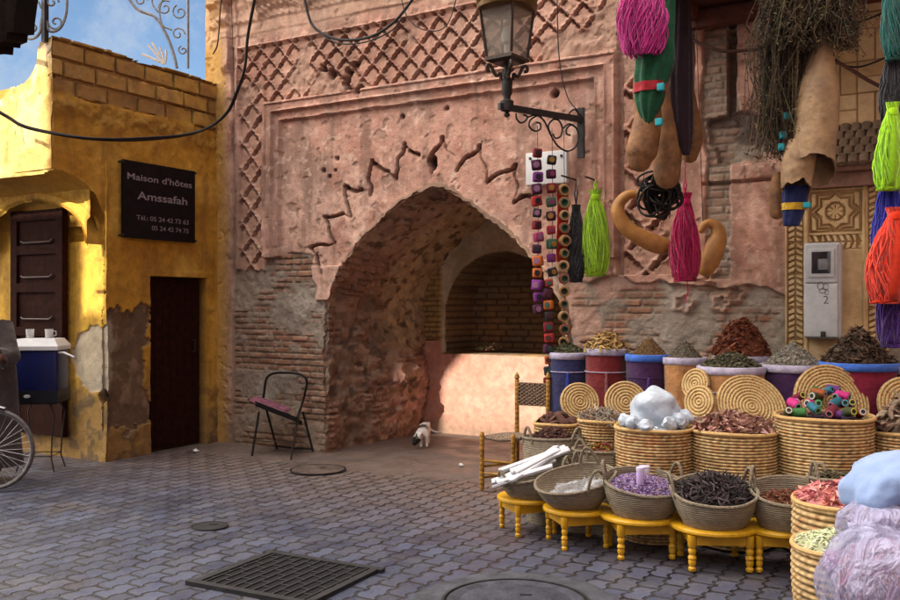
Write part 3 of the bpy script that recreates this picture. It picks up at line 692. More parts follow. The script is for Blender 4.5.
def text(name, body, width, height, loc, rot, m, parent, align='CENTER', ext=.0015, bold=0):
    """flat lettering as a mesh, fitted to a width and a cap height"""
    c = bpy.data.curves.new(name, 'FONT'); c.body = body; c.size = 1; c.extrude = 0; c.offset = bold
    o = bpy.data.objects.new(name, c); COL.objects.link(o)
    me = bpy.data.meshes.new_from_object(o.evaluated_get(bpy.context.evaluated_depsgraph_get()))
    bpy.data.objects.remove(o); bpy.data.curves.remove(c); me.name = name
    xs = [v.co.x for v in me.vertices]; x0, x1 = min(xs), max(xs)
    for v in me.vertices:
        fx = (v.co.x-x0)/(x1-x0)*width
        v.co.x = fx-(width/2 if align == 'CENTER' else width); v.co.y = v.co.y/.72*height-height/2
    me.materials.clear(); me.materials.append(m)
    o = bpy.data.objects.new(name, me); COL.objects.link(o); o.parent = parent
    o.location = Vector(loc)-origin_of(parent); o.rotation_euler = rot; return o
hh = z1-z0; ww = ay1-ay0; xs_ = UY+.0775
for (b, fw, fh, fy, fz, bd, al) in (("Maison d'hôtes", .90, .085, .5, .80, .012, 'CENTER'), ("Amssafah", .70, .105, .53, .565, .014, 'CENTER'), ("Tél.: 05 24 42 73 63", .73, .062, .90, .275, .006, 'RIGHT'), ("05 24 42 74 75", .525, .062, .90, .155, .006, 'RIGHT')):
    text('lettering', b, fw*ww, fh*hh, (xs_, ay0+fy*ww, z0+fz*hh), (R(90), 0, R(90)), M_paint, sign, al, bold=bd)

# ================================================================ carved plaster panel, tiled wall and little tiled eave on the right
M_carv = mat('carved_ochre_plaster', attr=True, rough=.85, var=.12, scale=20, bump=.35, bscale=90, spec=.2)
pu0, pu1 = wp(786, 300).x, wp(889, 300).x
panel = thing('carved_panel', 'tan carved plaster panel with star and leaf borders behind the grey meter box', 'carved panel', ((pu0+pu1)/2, 0, 0))
def build_panel():
    st = .0045; us = np.arange(pu0, pu1, st); zs = np.arange(0, 2.62, st); U, Z = np.meshgrid(us, zs)
    x = U-pu0; W = pu1-pu0; m1 = fbm(U*8, Z*8, 4, 401); m2 = fbm(U*40, Z*40, 2, 402)
    bw = .155; D = np.zeros(U.shape)
    def chevron(a, b, sa, sb):
        """leaf border running along b; a in -1..1 across"""
        q = (b/sb+np.abs(a)*.55); f = np.abs(q-np.round(q))*2
        leaf = ss(.28, .42, f)*ss(1.0, .88, np.abs(a))
        seg = np.abs(b/(sb*5.5)-np.round(b/(sb*5.5)))*5.5*2
        return np.where(np.abs(a) < .10, .2, leaf)*ss(.16, .4, seg)
    side = (x < bw) | (x > W-bw)
    aL = np.where(x < bw, (x-.5*bw)/(bw*.36), (x-(W-.5*bw))/(bw*.36))
    ch = np.where(np.abs(aL) < 1, chevron(aL, Z, 1, .045), 1.0)
    cut = np.where(side & (np.abs(aL) < 1.0), 1-ch, 0)
    cx = W/2; hw = W/2-bw-.02
    # leaf bands above and below the star
    zs1 = wp(838, 212).z; rS = .155
    for zc in (zs1-.225, zs1+.225, 1.02):
        a = (Z-zc)/.055; mm = (np.abs(a) < 1) & (np.abs(x-cx) < hw); cut = np.where(mm, 1-chevron(a, x-cx+.1, 1, .045), cut)
    # eight-pointed star
    X = x-cx; Zz = Z-zs1; box_ = (np.abs(X) < hw) & (np.abs(Zz) < rS)
    r1 = np.maximum(np.abs(X), np.abs(Zz)); r2 = (np.abs(X)+np.abs(Zz))/1.4142; star = np.minimum(r1, r2)
    ln = np.zeros(U.shape)
    for rr in (.125, .098): ln = np.maximum(ln, ss(.011, .006, np.abs(np.minimum(np.maximum(r1, r2*0+r1*0+r1), np.maximum(r2, 0))-rr)))
    ln = np.maximum(ln, ss(.010, .005, np.abs(np.maximum(r1, r2)-.062))); ang = np.arctan2(Zz, X)
    ln = np.maximum(ln, ss(.35, .1, np.abs(np.sin(ang*4)))*(star < .055)*(star > .015)*.8)
    ln = np.maximum(ln, ss(.012, .006, np.abs(np.maximum(np.abs(X)-hw, np.abs(Zz)-rS)+.008)))
    cut = np.where(box_, np.maximum(ln, 0), cut)
    # raised fillets between fields
    fil = np.zeros(U.shape)
    for e in (bw+.004, W-bw-.004, .008, W-.008): fil = np.maximum(fil, ss(.012, .006, np.abs(x-e)))
    D = .02-cut*.022+fil*.010+(m1-.5)*.012+(m2-.5)*.003
    C = np.ones(U.shape+(3,))*np.array((.54, .38, .19)); C = mixc(C, (.60, .45, .27), ss(.5, .7, m1)*.6); C = mixc(C, (.28, .17, .07), cut*.55); C = mixc(C, (.33, .21, .10), ss(.55, .75, fbm(U*5, Z*2, 4, 405))*.5)
    P = np.stack([U, -.03-D, Z], -1); P[:, 0, 1] = .02; P[:, -1, 1] = .02; P[-1, :, 1] = .02
    grid('carved_face', P, C, M_carv, panel, sharp=60)
build_panel()
def build_tiles():
    t0 = wp(838, 100).x-.7
    tw = thing('tiled_wall', 'wall of pale tan tiles in a basket-weave bond above the carved panel', 'tiled wall', (6.6, 0, 2.7))
    st = .006; us = np.arange(5.92, 8.2, st); zs = np.arange(2.62, 4.2, st); U, Z = np.meshgrid(us, zs)
    c = .235; iu = np.floor(U/c); iz = np.floor(Z/c); fx = U/c-iu; fz = Z/c-iz; odd = (iu+iz) % 2
    # each square holds two long tiles, turned in alternate squares
    a = np.where(odd > .5, fx, fz); b = np.where(odd > .5, fz, fx)
    a2 = a*2-np.floor(a*2); g = np.minimum(np.minimum(a2, 1-a2)*c/2, np.minimum(b, 1-b)*c)
    m = ss(.008, .003, g); hb = _h(iu*2+np.floor(a*2), iz, 9); m1 = fbm(U*6, Z*6, 4, 411)
    C = np.ones(U.shape+(3,))*np.array((.47, .31, .145)); C = mixc(C, (.60, .43, .24), hb); C = mixc(C, (.38, .22, .09), ss(.5, .7, m1)*.4); C = mixc(C, (.20, .105, .045), m*.85)
    grid('tile_face', np.stack([U, -.035-.006*(1-m)-.004*hb, Z], -1), C, M_carv, tw)
    ev = thing('tiled_eave', 'small grey eave of rows of dark tiles over the carved panel', 'eave', (6.2, -.1, 2.4))
    mt = mat('grey_brown_roof_tile', (.24, .165, .105), .85, .35, 9, .5)
    mb = MB(); pA, pB = wp(745, 181, -.06), wp(905, 150, -.06); x0, x1 = wp(795, 170).x, 7.6; zl = wp(800, 172, -.22).z
    n = int((x1-x0)/.072)
    for r in range(5):
        for i in range(n):
            u = x0+(i+.5*(r % 2))*.072; t = -.04-r*.045; z = zl+.30-r*.062
            mb.tube([(u, t, z+.05), (u, t-.055, z-.02)], .034, 8, squash=.6)
    mk('tile_rows', mb, mt, ev)
    mb = MB(); mb.box(((x0+x1)/2, -.10, zl+.02), (x1-x0, .2, .05)); mb.box(((x0+x1)/2, -.05, zl-.06), (x1-x0, .10, .10)); mk('eave_board', mb, mat('pinkish_ledge', (.38, .22, .16), .9, .3, 8, .4), ev)
build_tiles()

# meter box
M_meter = mat('pale_grey_plastic', (.50, .51, .52), .5, .12, 12, .06, spec=.4)
tm = -.06
b0, b1 = wp(806, 338, tm), wp(846, 248, tm)
mx0, mx1, mz0, mz1 = b0.x, b1.x-.02, b0.z, b1.z+.04
meter = thing('meter_box', 'pale grey plastic electricity meter box fixed to the carved panel', 'meter box', ((mx0+mx1)/2, tm, mz0))
def rbox(mb, c, size, r=.012, seg=3, col=None):
    """box with rounded vertical-front edges (bevelled via bmesh)"""
    import bmesh
    bm = bmesh.new(); bmesh.ops.create_cube(bm, size=1)
    bmesh.ops.scale(bm, vec=size, verts=bm.verts); bmesh.ops.bevel(bm, geom=bm.edges[:], offset=r, segments=seg, affect='EDGES', profile=.5)
    bm.verts.index_update(); mb.add([v.co.copy() for v in bm.verts], [tuple(v.index for v in f.verts) for f in bm.faces], col, Matrix.Translation(Vector(c))); bm.free()
mw = mx1-mx0; mh = mz1-mz0; mcx = (mx0+mx1)/2
mb = MB(); rbox(mb, (mcx, tm-.055, (mz0+mz1)/2), (mw, .11, mh), .02); mk('body', mb, M_meter, meter)
mb = MB(); rbox(mb, (mcx-.005, tm-.118, mz0+mh*.78), (mw-.03, .02, mh*.40), .008); up_d = mk('upper_door', mb, M_meter, meter)
mb = MB(); rbox(mb, (mcx-.005, tm-.131, mz0+mh*.785), (mw*.72, .012, mh*.30), .006); mk('window_frame', mb, M_meter, up_d)
mb = MB(); rbox(mb, (mcx-.005, tm-.137, mz0+mh*.79), (mw*.50, .012, mh*.225), .004); mk('window', mb, mat('dark_meter_glass', (.03, .03, .035), .12, .3, 5, 0, spec=.6), up_d)
mb = MB(); rbox(mb, (mcx+.01, tm-.1435, mz0+mh*.77), (mw*.26, .004, mh*.11), .001); mk('dial', mb, mat('grey_dial', (.22, .22, .24), .4, .2, 30, 0), up_d)
mb = MB(); rbox(mb, (mcx-.005, tm-.118, mz0+mh*.295), (mw-.03, .02, mh*.555), .008); lo_d = mk('lower_door', mb, M_meter, meter)
mb = MB(); rbox(mb, (mcx+.01, tm-.13, mz0+.035), (.035, .02, .04), .004); mk('latch', mb, M_iron, lo_d)
M_mark = mat('faint_grey_ink', (.12, .12, .13), .7, .2, 60, 0)
mb = MB(); tz = mz0+mh*.47; tx = mcx+.012
for (x, z, rx, rz_) in ((-.022, .058, .020, .026), (.016, .05, .018, .022), (-.008, .018, .022, .016), (.022, .008, .014, .018)):
    mb.tube([(tx+x+rx*math.cos(a), tm-.1295, tz+z+rz_*math.sin(a)) for a in [i*.42 for i in range(15)]], .0022, 5)
mk('painted_mark', mb, M_mark, lo_d)
text('painted_number', '2', .035, .06, (tx+.016, tm-.1285, tz-.045), (R(90), 0, 0), M_mark, lo_d, ext=.001)

# ================================================================ shop canopy over the stall
M_red = mat('dark_red_painted_wood', (.15, .045, .026), .65, .35, 7, .4, wave=('X', 3, 4))
canopy = thing('shop_canopy', 'dark red wooden canopy of boards jutting out above the spice stall', 'canopy', (6.4, -.7, 3.5))
cu0 = wp(680, 20).x
mb = MB()
for i in range(9):
    y = -.09-i*.16; mb.box((cu0+1.6, y, 3.87-.012*i), (3.3, .15, .03))
mk('board', mb, M_red, canopy)
mb = MB(); mb.box((cu0+1.6, -.10, wp(740, 20).z+.02), (3.3, .09, .13)); mk('ledger', mb, M_red, canopy)
mb = MB(); mb.box((cu0+1.6, -1.46, 3.70), (3.4, .11, .13)); mk('front_beam', mb, M_red, canopy)
for i in range(4):
    mb = MB(); mb.bar((cu0+.15+i*.95, -.05, 3.80), (cu0+.15+i*.95, -1.5, 3.79), .07, .09); mk('rafter', mb, M_red, canopy)
mb = MB(); mb.bar((4.85, -1.43, 3.66), (cu0+.1, -1.43, 3.70), .045, .045); mk('hanging_pole', mb, M_darkwood, canopy)

# ================================================================ unseen house added to shade the square, openings cut to pass the sun
T0 = -11.0
def mapt(u, z, t=0):
    k = (T0-t)/SUN.y; return u+k*SUN.x, z+k*SUN.z
SL = .27       # the slab is .4 m thick: openings are cut that much taller
o2a, o2b = mapt(-2.4, .55), mapt(.03, 2.62+SL)
ua, _ = mapt(-5.5, 0); ub, zt_ = mapt(8.2, 5.2)
opp = thing('added_shade_house', 'unseen house added across the square as a sun blocker with openings shaped for the sun patches', 'house', ((ua+ub)/2, T0, 0))
mb = MB()
def slab(x0, x1, z0, z1):
    if x1-x0 > .001 and z1-z0 > .001: mb.box(((x0+x1)/2, T0-.2, (z0+z1)/2), (x1-x0, .4, z1-z0), col=(.5, .3, .22))
e0, e1, lo0 = mapt(1.42, 0)[0], mapt(3.98, 0)[0], mapt(0, .95)[1]
slab(ua, ub, 0, o2a[1])
slab(ua, o2a[0], o2a[1], zt_); slab(o2a[0], o2b[0], o2b[1], zt_); slab(o2a[0], mapt(-.34, 0)[0], o2a[1], mapt(0, 1.5)[1]); slab(o2b[0], e0, o2a[1], zt_); slab(e1, ub, o2a[1], zt_); slab(e0, e1, o2a[1], lo0)
ns = 40
for i in range(ns):
    ua_ = 1.42+(3.98-1.42)*i/ns; ub_ = ua_+(3.98-1.42)/ns; um = (ua_+ub_)/2
    az = float(np.interp(um, AP[:, 0], AP[:, 1])) if AP[0, 0] < um < AP[-1, 0] else .9
    top = mapt(um, min(2.12, az-.10)+SL)[1]
    slab(mapt(ua_, 0)[0], mapt(ub_, 0)[0], max(top, lo0), zt_)
mk('wall', mb, M_wall, opp, smooth=False)
side = thing('added_fill_blocker', 'unseen pink house added on the right to cut the fill light', 'house', (10.5, -5, 0))
mb = MB(); mb.box((10.6, -5.6, 3.6), (1.2, 11.0, 7.2), col=(.45, .27, .2)); mk('wall', mb, M_wall, side, smooth=False)  # added out of view to block skylight from the right
# ================================================================ materials of the stall
M_coil = mat('coiled_straw', attr=True, rough=.75, var=.2, scale=60, bump=.35, bscale=180, bdist=.004)
M_palm = mat('grey_palm_leaf', (.31, .26, .185), .85, .25, 30, .6, bscale=70, bdist=.006, wave=('Z', 26, 1.5), col2=(.19, .155, .11))
M_rope = mat('grey_palm_rope', (.27, .22, .155), .9, .3, 60, .6, bscale=120)
M_stool = mat('glossy_yellow_paint', (.66, .37, .012), .38, .12, 9, .15, bscale=30, spec=.45, col2=(.50, .25, .01))
M_mix = mat('dried_goods', attr=True, rough=.85, var=.2, scale=60, bump=.3, bscale=150, bdist=.004)
M_chairwood = mat('varnished_yellow_wood', (.42, .21, .03), .45, .3, 14, .3, wave=('Z', 8, 3), spec=.4)
STRAW = (.38, .235, .095); STRAW2 = (.50, .36, .18)

# ---------------------------------------------------------------- coiled straw basket: every coil is modelled, stitches by small ribs
def coil_prof(r0, r1, h, ch, bulge=.0):
    n = max(3, int(h/ch)); out = []
    for i in range(n):
        for k, (dz, dr) in enumerate(((0.02, -.004), (.28, .0032), (.5, .0052), (.72, .0032))):
            t = (i+dz)/n; out.append((r0+(r1-r0)*t+bulge*math.sin(t*math.pi)+dr*ch/.02, t*h))
    out.append((r1-.004, h)); return out, n
def coil_col(seed, red=.25):
    def f(an, z, i):
        row = i//4; k = int(an/6.28318*66+.25+.5*(row % 2)); st = 1.16 if (k+row) % 2 else .80
        h = mnoise.noise(Vector((k*1.37+seed, row*2.13, seed)))
        g = mnoise.noise(Vector((math.cos(an)*2, math.sin(an)*2, z*6+seed)))
        c = [a+(b-a)*(.5+.5*h) for a, b in zip(STRAW, STRAW2)]
        if h > .45-red: c = [c[0]*.78, c[1]*.56, c[2]*.46]
        if h < -.38: c = [q*.62 for q in c]
        if i % 4 == 0: c = [q*.50 for q in c]
        return tuple(q*(1+.30*g)*st for q in c)
    return f
def coil_basket(label, px, py, hw, Y, group='tall coiled baskets', h=None, taper=.9, seed=1, ch=.019, red=.28, loc=None):
    p = at(px, py, Y); r = hw/F*Y; ht = p.z if h is None else h; base = Vector((p.x, p.y, p.z-ht))
    t = thing('coiled_basket', label, 'basket', base, group)
    prof, n = coil_prof(r*taper, r, ht, ch, .012)
    mb = MB(); mb.lathe(prof+[(r-.022, ht), (r-.026, ht-.10), (.001, ht-.10)], 132, Matrix.Translation(base), coil_col(seed, red), lambda an, z, i: 1+.006*math.sin(an*66+(i//4)*math.pi)*(i < len(prof))+.008*math.sin(an*2+seed)+.006*math.sin(an*3+z*4))
    mk('woven_body', mb, M_coil, t, sharp=70)
    mb = MB(); pts = [base+Vector((r*math.cos(a)*1.004, r*math.sin(a)*1.004, ht+.003*math.sin(a*3))) for a in [i*2*math.pi/60 for i in range(61)]]
    mb.tube(pts, .0125, 8, (.47, .30, .12), cap=False); mk('rim', mb, M_coil, t)
    return t, Vector((p.x, p.y, p.z)), r
def coil_lid(label, px, py, rpx, Y, tilt=22, yaw=0, seed=1, thick=.016, squash=1, group='round coiled lids propped among the baskets'):
    c = at(px, py, Y); r = rpx/F*Y
    n = max(4, int(r/.021)); prof = [(.001, .004)]
    for i in range(n):
        for dz, dh in ((.03, 0), (.3, .007), (.55, .009), (.8, .006)): prof.append((r*(i+dz)/n+.001, dh))
    prof += [(r, 0), (r, -thick), (.001, -thick)]
    def colf(an, z, i):
        row = i//4; h = mnoise.noise(Vector((int(an*(6+row*2))*1.7, row*1.3, seed*2.2)))
        cc = [a+(b-a)*(.5+.5*h) for a, b in zip((.50, .33, .13), (.60, .44, .22))]
        if (i-1) % 4 == 0: cc = [q*.42 for q in cc]
        if h > .30: cc = [cc[0]*.75, cc[1]*.55, cc[2]*.45]
        cc = [q*(1.12 if (int(an/6.28318*80)+row) % 2 else .84) for q in cc]
        return tuple(cc)
    # disc axis looks back at the camera, tipped up
    M = Matrix.Translation(c) @ Matrix.Rotation(TH+R(yaw), 4, 'Z') @ Matrix.Rotation(R(90-tilt), 4, 'X')
    mb = MB(); mb.lathe(prof, 160, M, colf, cap=False)
    o = mk('straw_lid', mb, M_coil, sharp=60); tag(o, label, 'straw lid', group); return o  # round lid of coiled straw

# ---------------------------------------------------------------- heaps of dried goods (nobody could count the pieces)
def heap(name, label, c, r, h, cols, kind='chunk', n=260, size=.016, p=1.6, M=None, cat='dried goods', base=None, seed=0, lift=.35, group=None, spread=1.0, drop=.035):
    rr = random.Random(seed*13+5); mb = MB(); T = Matrix.Translation(Vector(c)) @ (M if M is not None else Matrix.Identity(4))
    def surf(q): return h*(1-min(1, q)**p) - drop*max(0, q-.9)*10*0
    prof = [(r*q*(1 if q else 1e-3)+1e-4, surf(q)) for q in [i/14 for i in range(15)]][::-1]
    prof = [(r, -drop)]+prof
    b = base or cols[0]
    mb.lathe(prof, 36, T, None if False else tuple(x*.6 for x in b), lambda an, z, i: 1+.05*mnoise.noise(Vector((math.cos(an)*2+seed, math.sin(an)*2, z*9))))
    for i in range(n):
        q = math.sqrt(rr.random())*spread; an = rr.uniform(0, 6.283); s = size*rr.uniform(.55, 1.25)
        pos = Vector((r*q*math.cos(an), r*q*math.sin(an), surf(q)+s*lift*rr.uniform(0, 1.3)))
        rot = rrot(rr); cc = jit(rr.choice(cols), .25, rr); Mx = T @ Matrix.Translation(pos) @ rot
        if kind == 'chunk': mb.chunk((0, 0, 0), s, Mx, cc, (1, .8, .7))
        elif kind == 'stick':
            L = s*2.6; k = rr.uniform(-.3, .3)*L
            mb.tube([Mx @ Vector(v) for v in ((-L, 0, 0), (0, k, k*.4), (L, 0, 0))], [s*.22, s*.30, s*.15], 5, cc)
        elif kind == 'leaf':
            L = s*1.6; w_ = s*.55; k = rr.uniform(.1, .5)*s
            mb.add([(-L, 0, 0), (0, -w_, k), (L, 0, 0), (0, w_, k), (0, 0, -k*.3)], [(0, 1, 4), (1, 2, 4), (2, 3, 4), (3, 0, 4)], cc, Mx)
        elif kind == 'curl':
            L = s*2.2; pts = []
            for j in range(5):
                a = j*.9; pts.append(Mx @ Vector((L*(j/4-.5)*1.6, s*.5*math.cos(a), s*.5*math.sin(a))))
            mb.tube(pts, [s*.30, s*.42, s*.45, s*.40, s*.25], 5, cc, squash=.5)
    o = mk(name, mb, M_mix, sharp=30, loc=c); tag(o, label, cat, group, 'stuff'); return o

# ---------------------------------------------------------------- cloth-covered drums
def fabric(name, col): return mat(name, col, .85, .22, 16, .5, bscale=26, bdist=.02, sheen=.15)
FAB = dict(navy=fabric('navy_cloth', (.030, .032, .115)), red=fabric('brick_red_cloth', (.20, .018, .020)), plum=fabric('plum_cloth', (.060, .018, .085)),
           tan=fabric('tan_orange_cloth', (.50, .235, .085)), crim=fabric('crimson_cloth', (.24, .012, .045)))
M_rimlav = fabric('pale_lavender_cloth', (.46, .42, .56)); M_rimblue = fabric('bright_blue_cloth', (.05, .16, .62))
def drum(label, px, py, hw, Y, fab, rim, seed=1, tassel=None, cord=None):
    p = at(px, py, Y); r = hw/F*Y; z = p.z; base = (p.x, p.y, 0)
    t = thing('cloth_drum', label, 'drum', base, 'cloth covered spice drums against the wall')
    prof = []
    for i in range(31):
        q = i/30; prof.append((r*(.90+.10*q+.025*math.sin(q*9+seed)), z*q))
    prof += [(r*.93, z+.002), (r*.90, z-.06), (.001, z-.06)]
    def rm(an, zz, i):
        v = Vector((math.cos(an)*1.5+seed*3, math.sin(an)*1.5, zz*1.6))
        return 1+.030*mnoise.noise(v*1.3)+.010*mnoise.noise(Vector((math.cos(an)*6, math.sin(an)*6, zz*1.2+seed)))
    mb = MB(); mb.lathe(prof, 56, Matrix.Translation(Vector(base)), None, rm); mk('cloth_body', mb, FAB[fab], t, sharp=60)
    mb = MB(); rw = .016
    pr = [(r*1.012, z-.040), (r*1.055, z-.033), (r*1.06, z-.012), (r*1.05, z+.010), (r*1.0, z+.016), (r*.94, z+.004), (r*.90, z-.03)]
    mb.lathe(pr, 56, Matrix.Translation(Vector(base)), None, lambda an, zz, i: 1+.018*mnoise.noise(Vector((math.cos(an)*3+seed, math.sin(an)*3, zz*20))), cap=False)
    mk('rolled_rim', mb, rim, t, sharp=None)
    if cord:
        mb = MB(); mb.tube([Vector(base)+Vector((r*1.03*math.cos(a), r*1.03*math.sin(a), z-cord)) for a in [i*.2618 for i in range(25)]], .004, 5, cap=False); mk('tie_cord', mb, rim if rim is M_rimlav else FAB[fab], t)
    if tassel:
        a = -math.pi/2+TH-.15; q = Vector(base)+Vector((r*1.06*math.cos(a), r*1.06*math.sin(a), z-(cord or .1)))
        mb = MB(); mb.lathe([(.004, 0), (.011, -.012), (.008, -.03), (.013, -.06), (.015, -.17), (.003, -.175)], 10, Matrix.Translation(q), None, lambda an, zz, i: 1+.15*math.sin(an*7)); mk('tassel', mb, tassel, t)
    return Vector((p.x, p.y, z)), r
c, r = drum('navy blue cloth drum with pale rim holding grey-green leaves, nearest the arch', 568, 354, 19, 7.42, 'navy', M_rimlav, 1, tassel=fabric('blue_yarn', (.02, .04, .35)), cord=.14)
heap('leaf_heap', 'low heap of grey-green dried leaves on the navy drum', c, r*.95, .085, [(.10, .10, .055), (.16, .15, .08), (.07, .075, .04)], 'leaf', 380, .014, seed=1)
c, r = drum('dark red cloth drum with a hanging tassel, filled with tan bark curls', 606, 350, 20.5, 7.22, 'red', M_rimlav, 2, tassel=fabric('dusty_pink_yarn', (.22, .07, .08)), cord=.17)
heap('bark_curl_heap', 'heap of yellowish curled bark on the dark red drum', c, r*.98, .12, [(.42, .28, .11), (.32, .20, .07), (.22, .13, .05)], 'curl', 190, .024, seed=2)
c, r = drum('plum cloth drum with blue rim beside the dark red drum', 647, 356, 20.5, 7.02, 'plum', M_rimblue, 3, cord=.16, tassel=fabric('violet_yarn', (.08, .02, .2)))
heap('seed_heap', 'small pointed heap of brown seeds on the blue-rimmed plum drum', c+Vector((.02, 0, 0)), r*.85, .145, [(.16, .09, .035), (.21, .13, .055), (.10, .055, .025)], 'chunk', 620, .009, p=1.15, seed=3)
c, r = drum('tall tan cloth drum with a thin grey peak of herbs, beside the plum drum', 685, 359, 21, 6.86, 'tan', M_rimlav, 4)
heap('herb_heap', 'pointed heap of grey-brown herbs on the tall tan drum', c, r*.85, .14, [(.12, .10, .07), (.17, .14, .10), (.08, .065, .05)], 'chunk', 620, .009, p=1.1, seed=4)
c, r = drum('navy drum at the wall, hidden under a large rust-red mound', 741, 357, 27, 6.76, 'navy', M_rimlav, 5)
heap('bark_mound', 'large rust-red mound of shredded bark against the wall', c, r*1.02, .27, [(.16, .045, .02), (.22, .075, .035), (.10, .03, .018)], 'leaf', 900, .020, p=1.9, seed=5, lift=.8)
c, r = drum('wide tan cloth drum with dark leaves in front of the rust-red mound', 731, 368, 31.5, 6.36, 'tan', M_rimlav, 6, cord=.16)
heap('leaf_heap', 'flat heap of dull grey-green leaves on the wide tan drum', c, r*.95, .10, [(.10, .095, .055), (.19, .17, .11), (.06, .06, .035)], 'leaf', 520, .017, seed=6)
c, r = drum('dark plum drum with pale rim below the meter box', 793, 366, 31, 6.38, 'plum', M_rimlav, 7)
heap('seed_heap', 'grey pointed heap of small seed heads below the meter box', c, r*.92, .165, [(.22, .20, .165), (.29, .27, .225), (.13, .12, .095)], 'chunk', 900, .012, p=1.1, seed=7)
c, r = drum('crimson cloth drum with blue rim and a dark bark cone, at the far right', 858, 364, 36, 6.2, 'crim', M_rimblue, 8)
heap('bark_cone', 'tall cone of dark brown bark chips on the crimson drum', c, r*.95, .245, [(.055, .034, .022), (.09, .055, .035), (.14, .10, .07)], 'leaf', 850, .021, p=1.15, seed=8, lift=.8)
c, r = drum('crimson cloth drum with pale rim cut by the right edge of the photo', 925, 368, 36, 6.15, 'crim', M_rimlav, 9)
heap('leaf_heap', 'low olive heap on the pale-rimmed crimson drum at the right edge', c, r*.95, .05, [(.17, .13, .05), (.12, .10, .04)], 'leaf', 300, .017, seed=9)

# ---------------------------------------------------------------- lids
coil_lid('round straw lid standing in front of the navy drum', 580, 402, 20, 6.62, 18, 8, 1)
coil_lid('round straw lid leaning in front of the dark red drum', 626, 402, 21.5, 6.52, 18, 0, 2)
coil_lid('small round straw lid leaning against the tall tan drum, the farther of a pair', 695, 384, 16, 6.28, 12, -52, 3)
coil_lid('small round straw lid seen nearly edge-on above the pink bark basket', 699, 402, 17, 6.05, 10, -48, 4)
coil_lid('large round straw lid standing behind the pink bark basket', 752, 407, 36, 6.02, 30, 5, 5)
coil_lid('large round straw lid standing behind the basket of coloured reels', 832, 402, 39, 5.93, 20, 6, 6)
coil_lid('straw lid behind the root basket at the right edge', 907, 405, 29, 5.85, 16, 0, 7)

# ---------------------------------------------------------------- tall coiled baskets and what lies in them
_, c, r = coil_basket('small coiled basket of brown clay discs behind the yellow chair', 557, 423, 22.5, 6.42, seed=1)
def loose(name, label, cat, group, spots, make, m):
    protos = []
    for i, (pos, rot) in enumerate(spots):
        if i < 3:
            mb = MB(); make(mb, i); o = mk(name, mb, m, local=True, sharp=45); protos.append(o)
        else: o = protos[i % 3].copy(); COL.objects.link(o)
        o.location = Vector(pos); o.rotation_euler = rot.to_euler(); tag(o, label, cat, group)
def filler(name, label, c, r, col, h=.03, group=None):
    heap(name, label, c-Vector((0, 0, .03)), r, h+.02, [col], 'chunk', 160, .014, seed=len(label))
rr = random.Random(3)
spots = [(c+Vector((r*.72*q*math.cos(a), r*.72*q*math.sin(a), .012+.06*(1-q)+rr.uniform(0, .01))), rrot(rr)) for q, a in [(.15, 1), (.5, .5), (.5, 2.6), (.5, 4.2), (.55, 5.4), (.95, 0), (.95, .9), (1, 1.9), (1, 2.8), (1, 3.6), (1, 4.3), (1, 4.9), (1, 5.5), (.75, 4.7)]]
loose('clay_disc', 'dark reddish brown clay disc heaped in the small basket behind the yellow chair', 'clay disc', 'brown clay discs heaped in the small basket', spots,
      lambda mb, i: mb.blob((0, 0, 0), (.042, .038, .014), 6, 12, .10, i+4), mat('brown_clay', (.115, .050, .036), .9, .3, 40, .4))
_, c, r = coil_basket('coiled basket of grey driftwood bits between the clay discs and the white rock', 602, 420, 23, 6.3, seed=2)
heap('driftwood_heap', 'heap of grey and brown wood bits in the coiled basket left of the white rock', c, r*.95, .06, [(.24, .19, .15), (.15, .09, .06), (.30, .25, .2)], 'stick', 150, .022, seed=11)
_, c, r = coil_basket('coiled basket holding a big white alum rock', 654, 427, 38, 5.82, seed=3, red=.32)
M_alum = mat('white_alum', (.50, .57, .66), .35, .12, 9, .9, bscale=9, sss=.3, bdist=.03)
mb = MB(); mb.blob(at(655, 411, 5.83), (.165, .13, .16), 22, 30, .16, 11, fr=1.7); o = mk('alum_rock', mb, M_alum, sharp=None); tag(o, 'large white translucent alum rock heaped in the coiled basket', 'rock')
spots = [(at(x, y, Yq), rrot(rr)) for x, y, Yq in ((679, 420, 5.7), (686, 417, 5.75), (633, 423, 5.66), (670, 424, 5.64), (645, 426, 5.62), (626, 421, 5.75))]
loose('alum_lump', 'fist sized lump of white alum beside the large rock', 'rock', 'small alum lumps around the large rock', spots, lambda mb, i: mb.blob((0, 0, 0), (.055, .045, .042), 9, 12, .20, i+31, fr=2.2), M_alum)
filler('alum_crumbs', 'bed of white alum crumbs under the large rock', c, r*.93, (.66, .70, .74))
_, c, r = coil_basket('wide coiled basket of pinkish bark, between the white rock and the reels', 734, 430, 41.5, 5.7, seed=4, red=.12)
heap('pink_bark_heap', 'heap of pinkish brown bark strips in the wide coiled basket', c, r*.95, .075, [(.30, .15, .115), (.40, .24, .20), (.19, .09, .07), (.46, .28, .21)], 'leaf', 420, .030, seed=12, lift=.9)
_, c, r = coil_basket('largest coiled basket, filled with coloured cosmetic reels', 824, 416, 46, 5.58, seed=5, red=.12)
filler('reel_bed', 'dark tangle of reels deep in the largest coiled basket', c, r*.92, (.06, .03, .05), .02)
REELC = [(.42, .02, .16), (.03, .13, .03), (.02, .12, .17), (.14, .012, .03), (.10, .025, .15), (.05, .06, .02), (.25, .06, .015), (.5, .03, .28)]
RINGC = [(.40, .40, .36), (.42, .40, .06), (.05, .30, .34), (.45, .18, .22), (.10, .34, .12), (.42, .38, .3)]
NAMEC = ['pink', 'green', 'teal', 'dark red', 'violet', 'olive', 'orange', 'magenta']; NAMER = ['white', 'yellow', 'turquoise', 'rose', 'light green', 'cream']
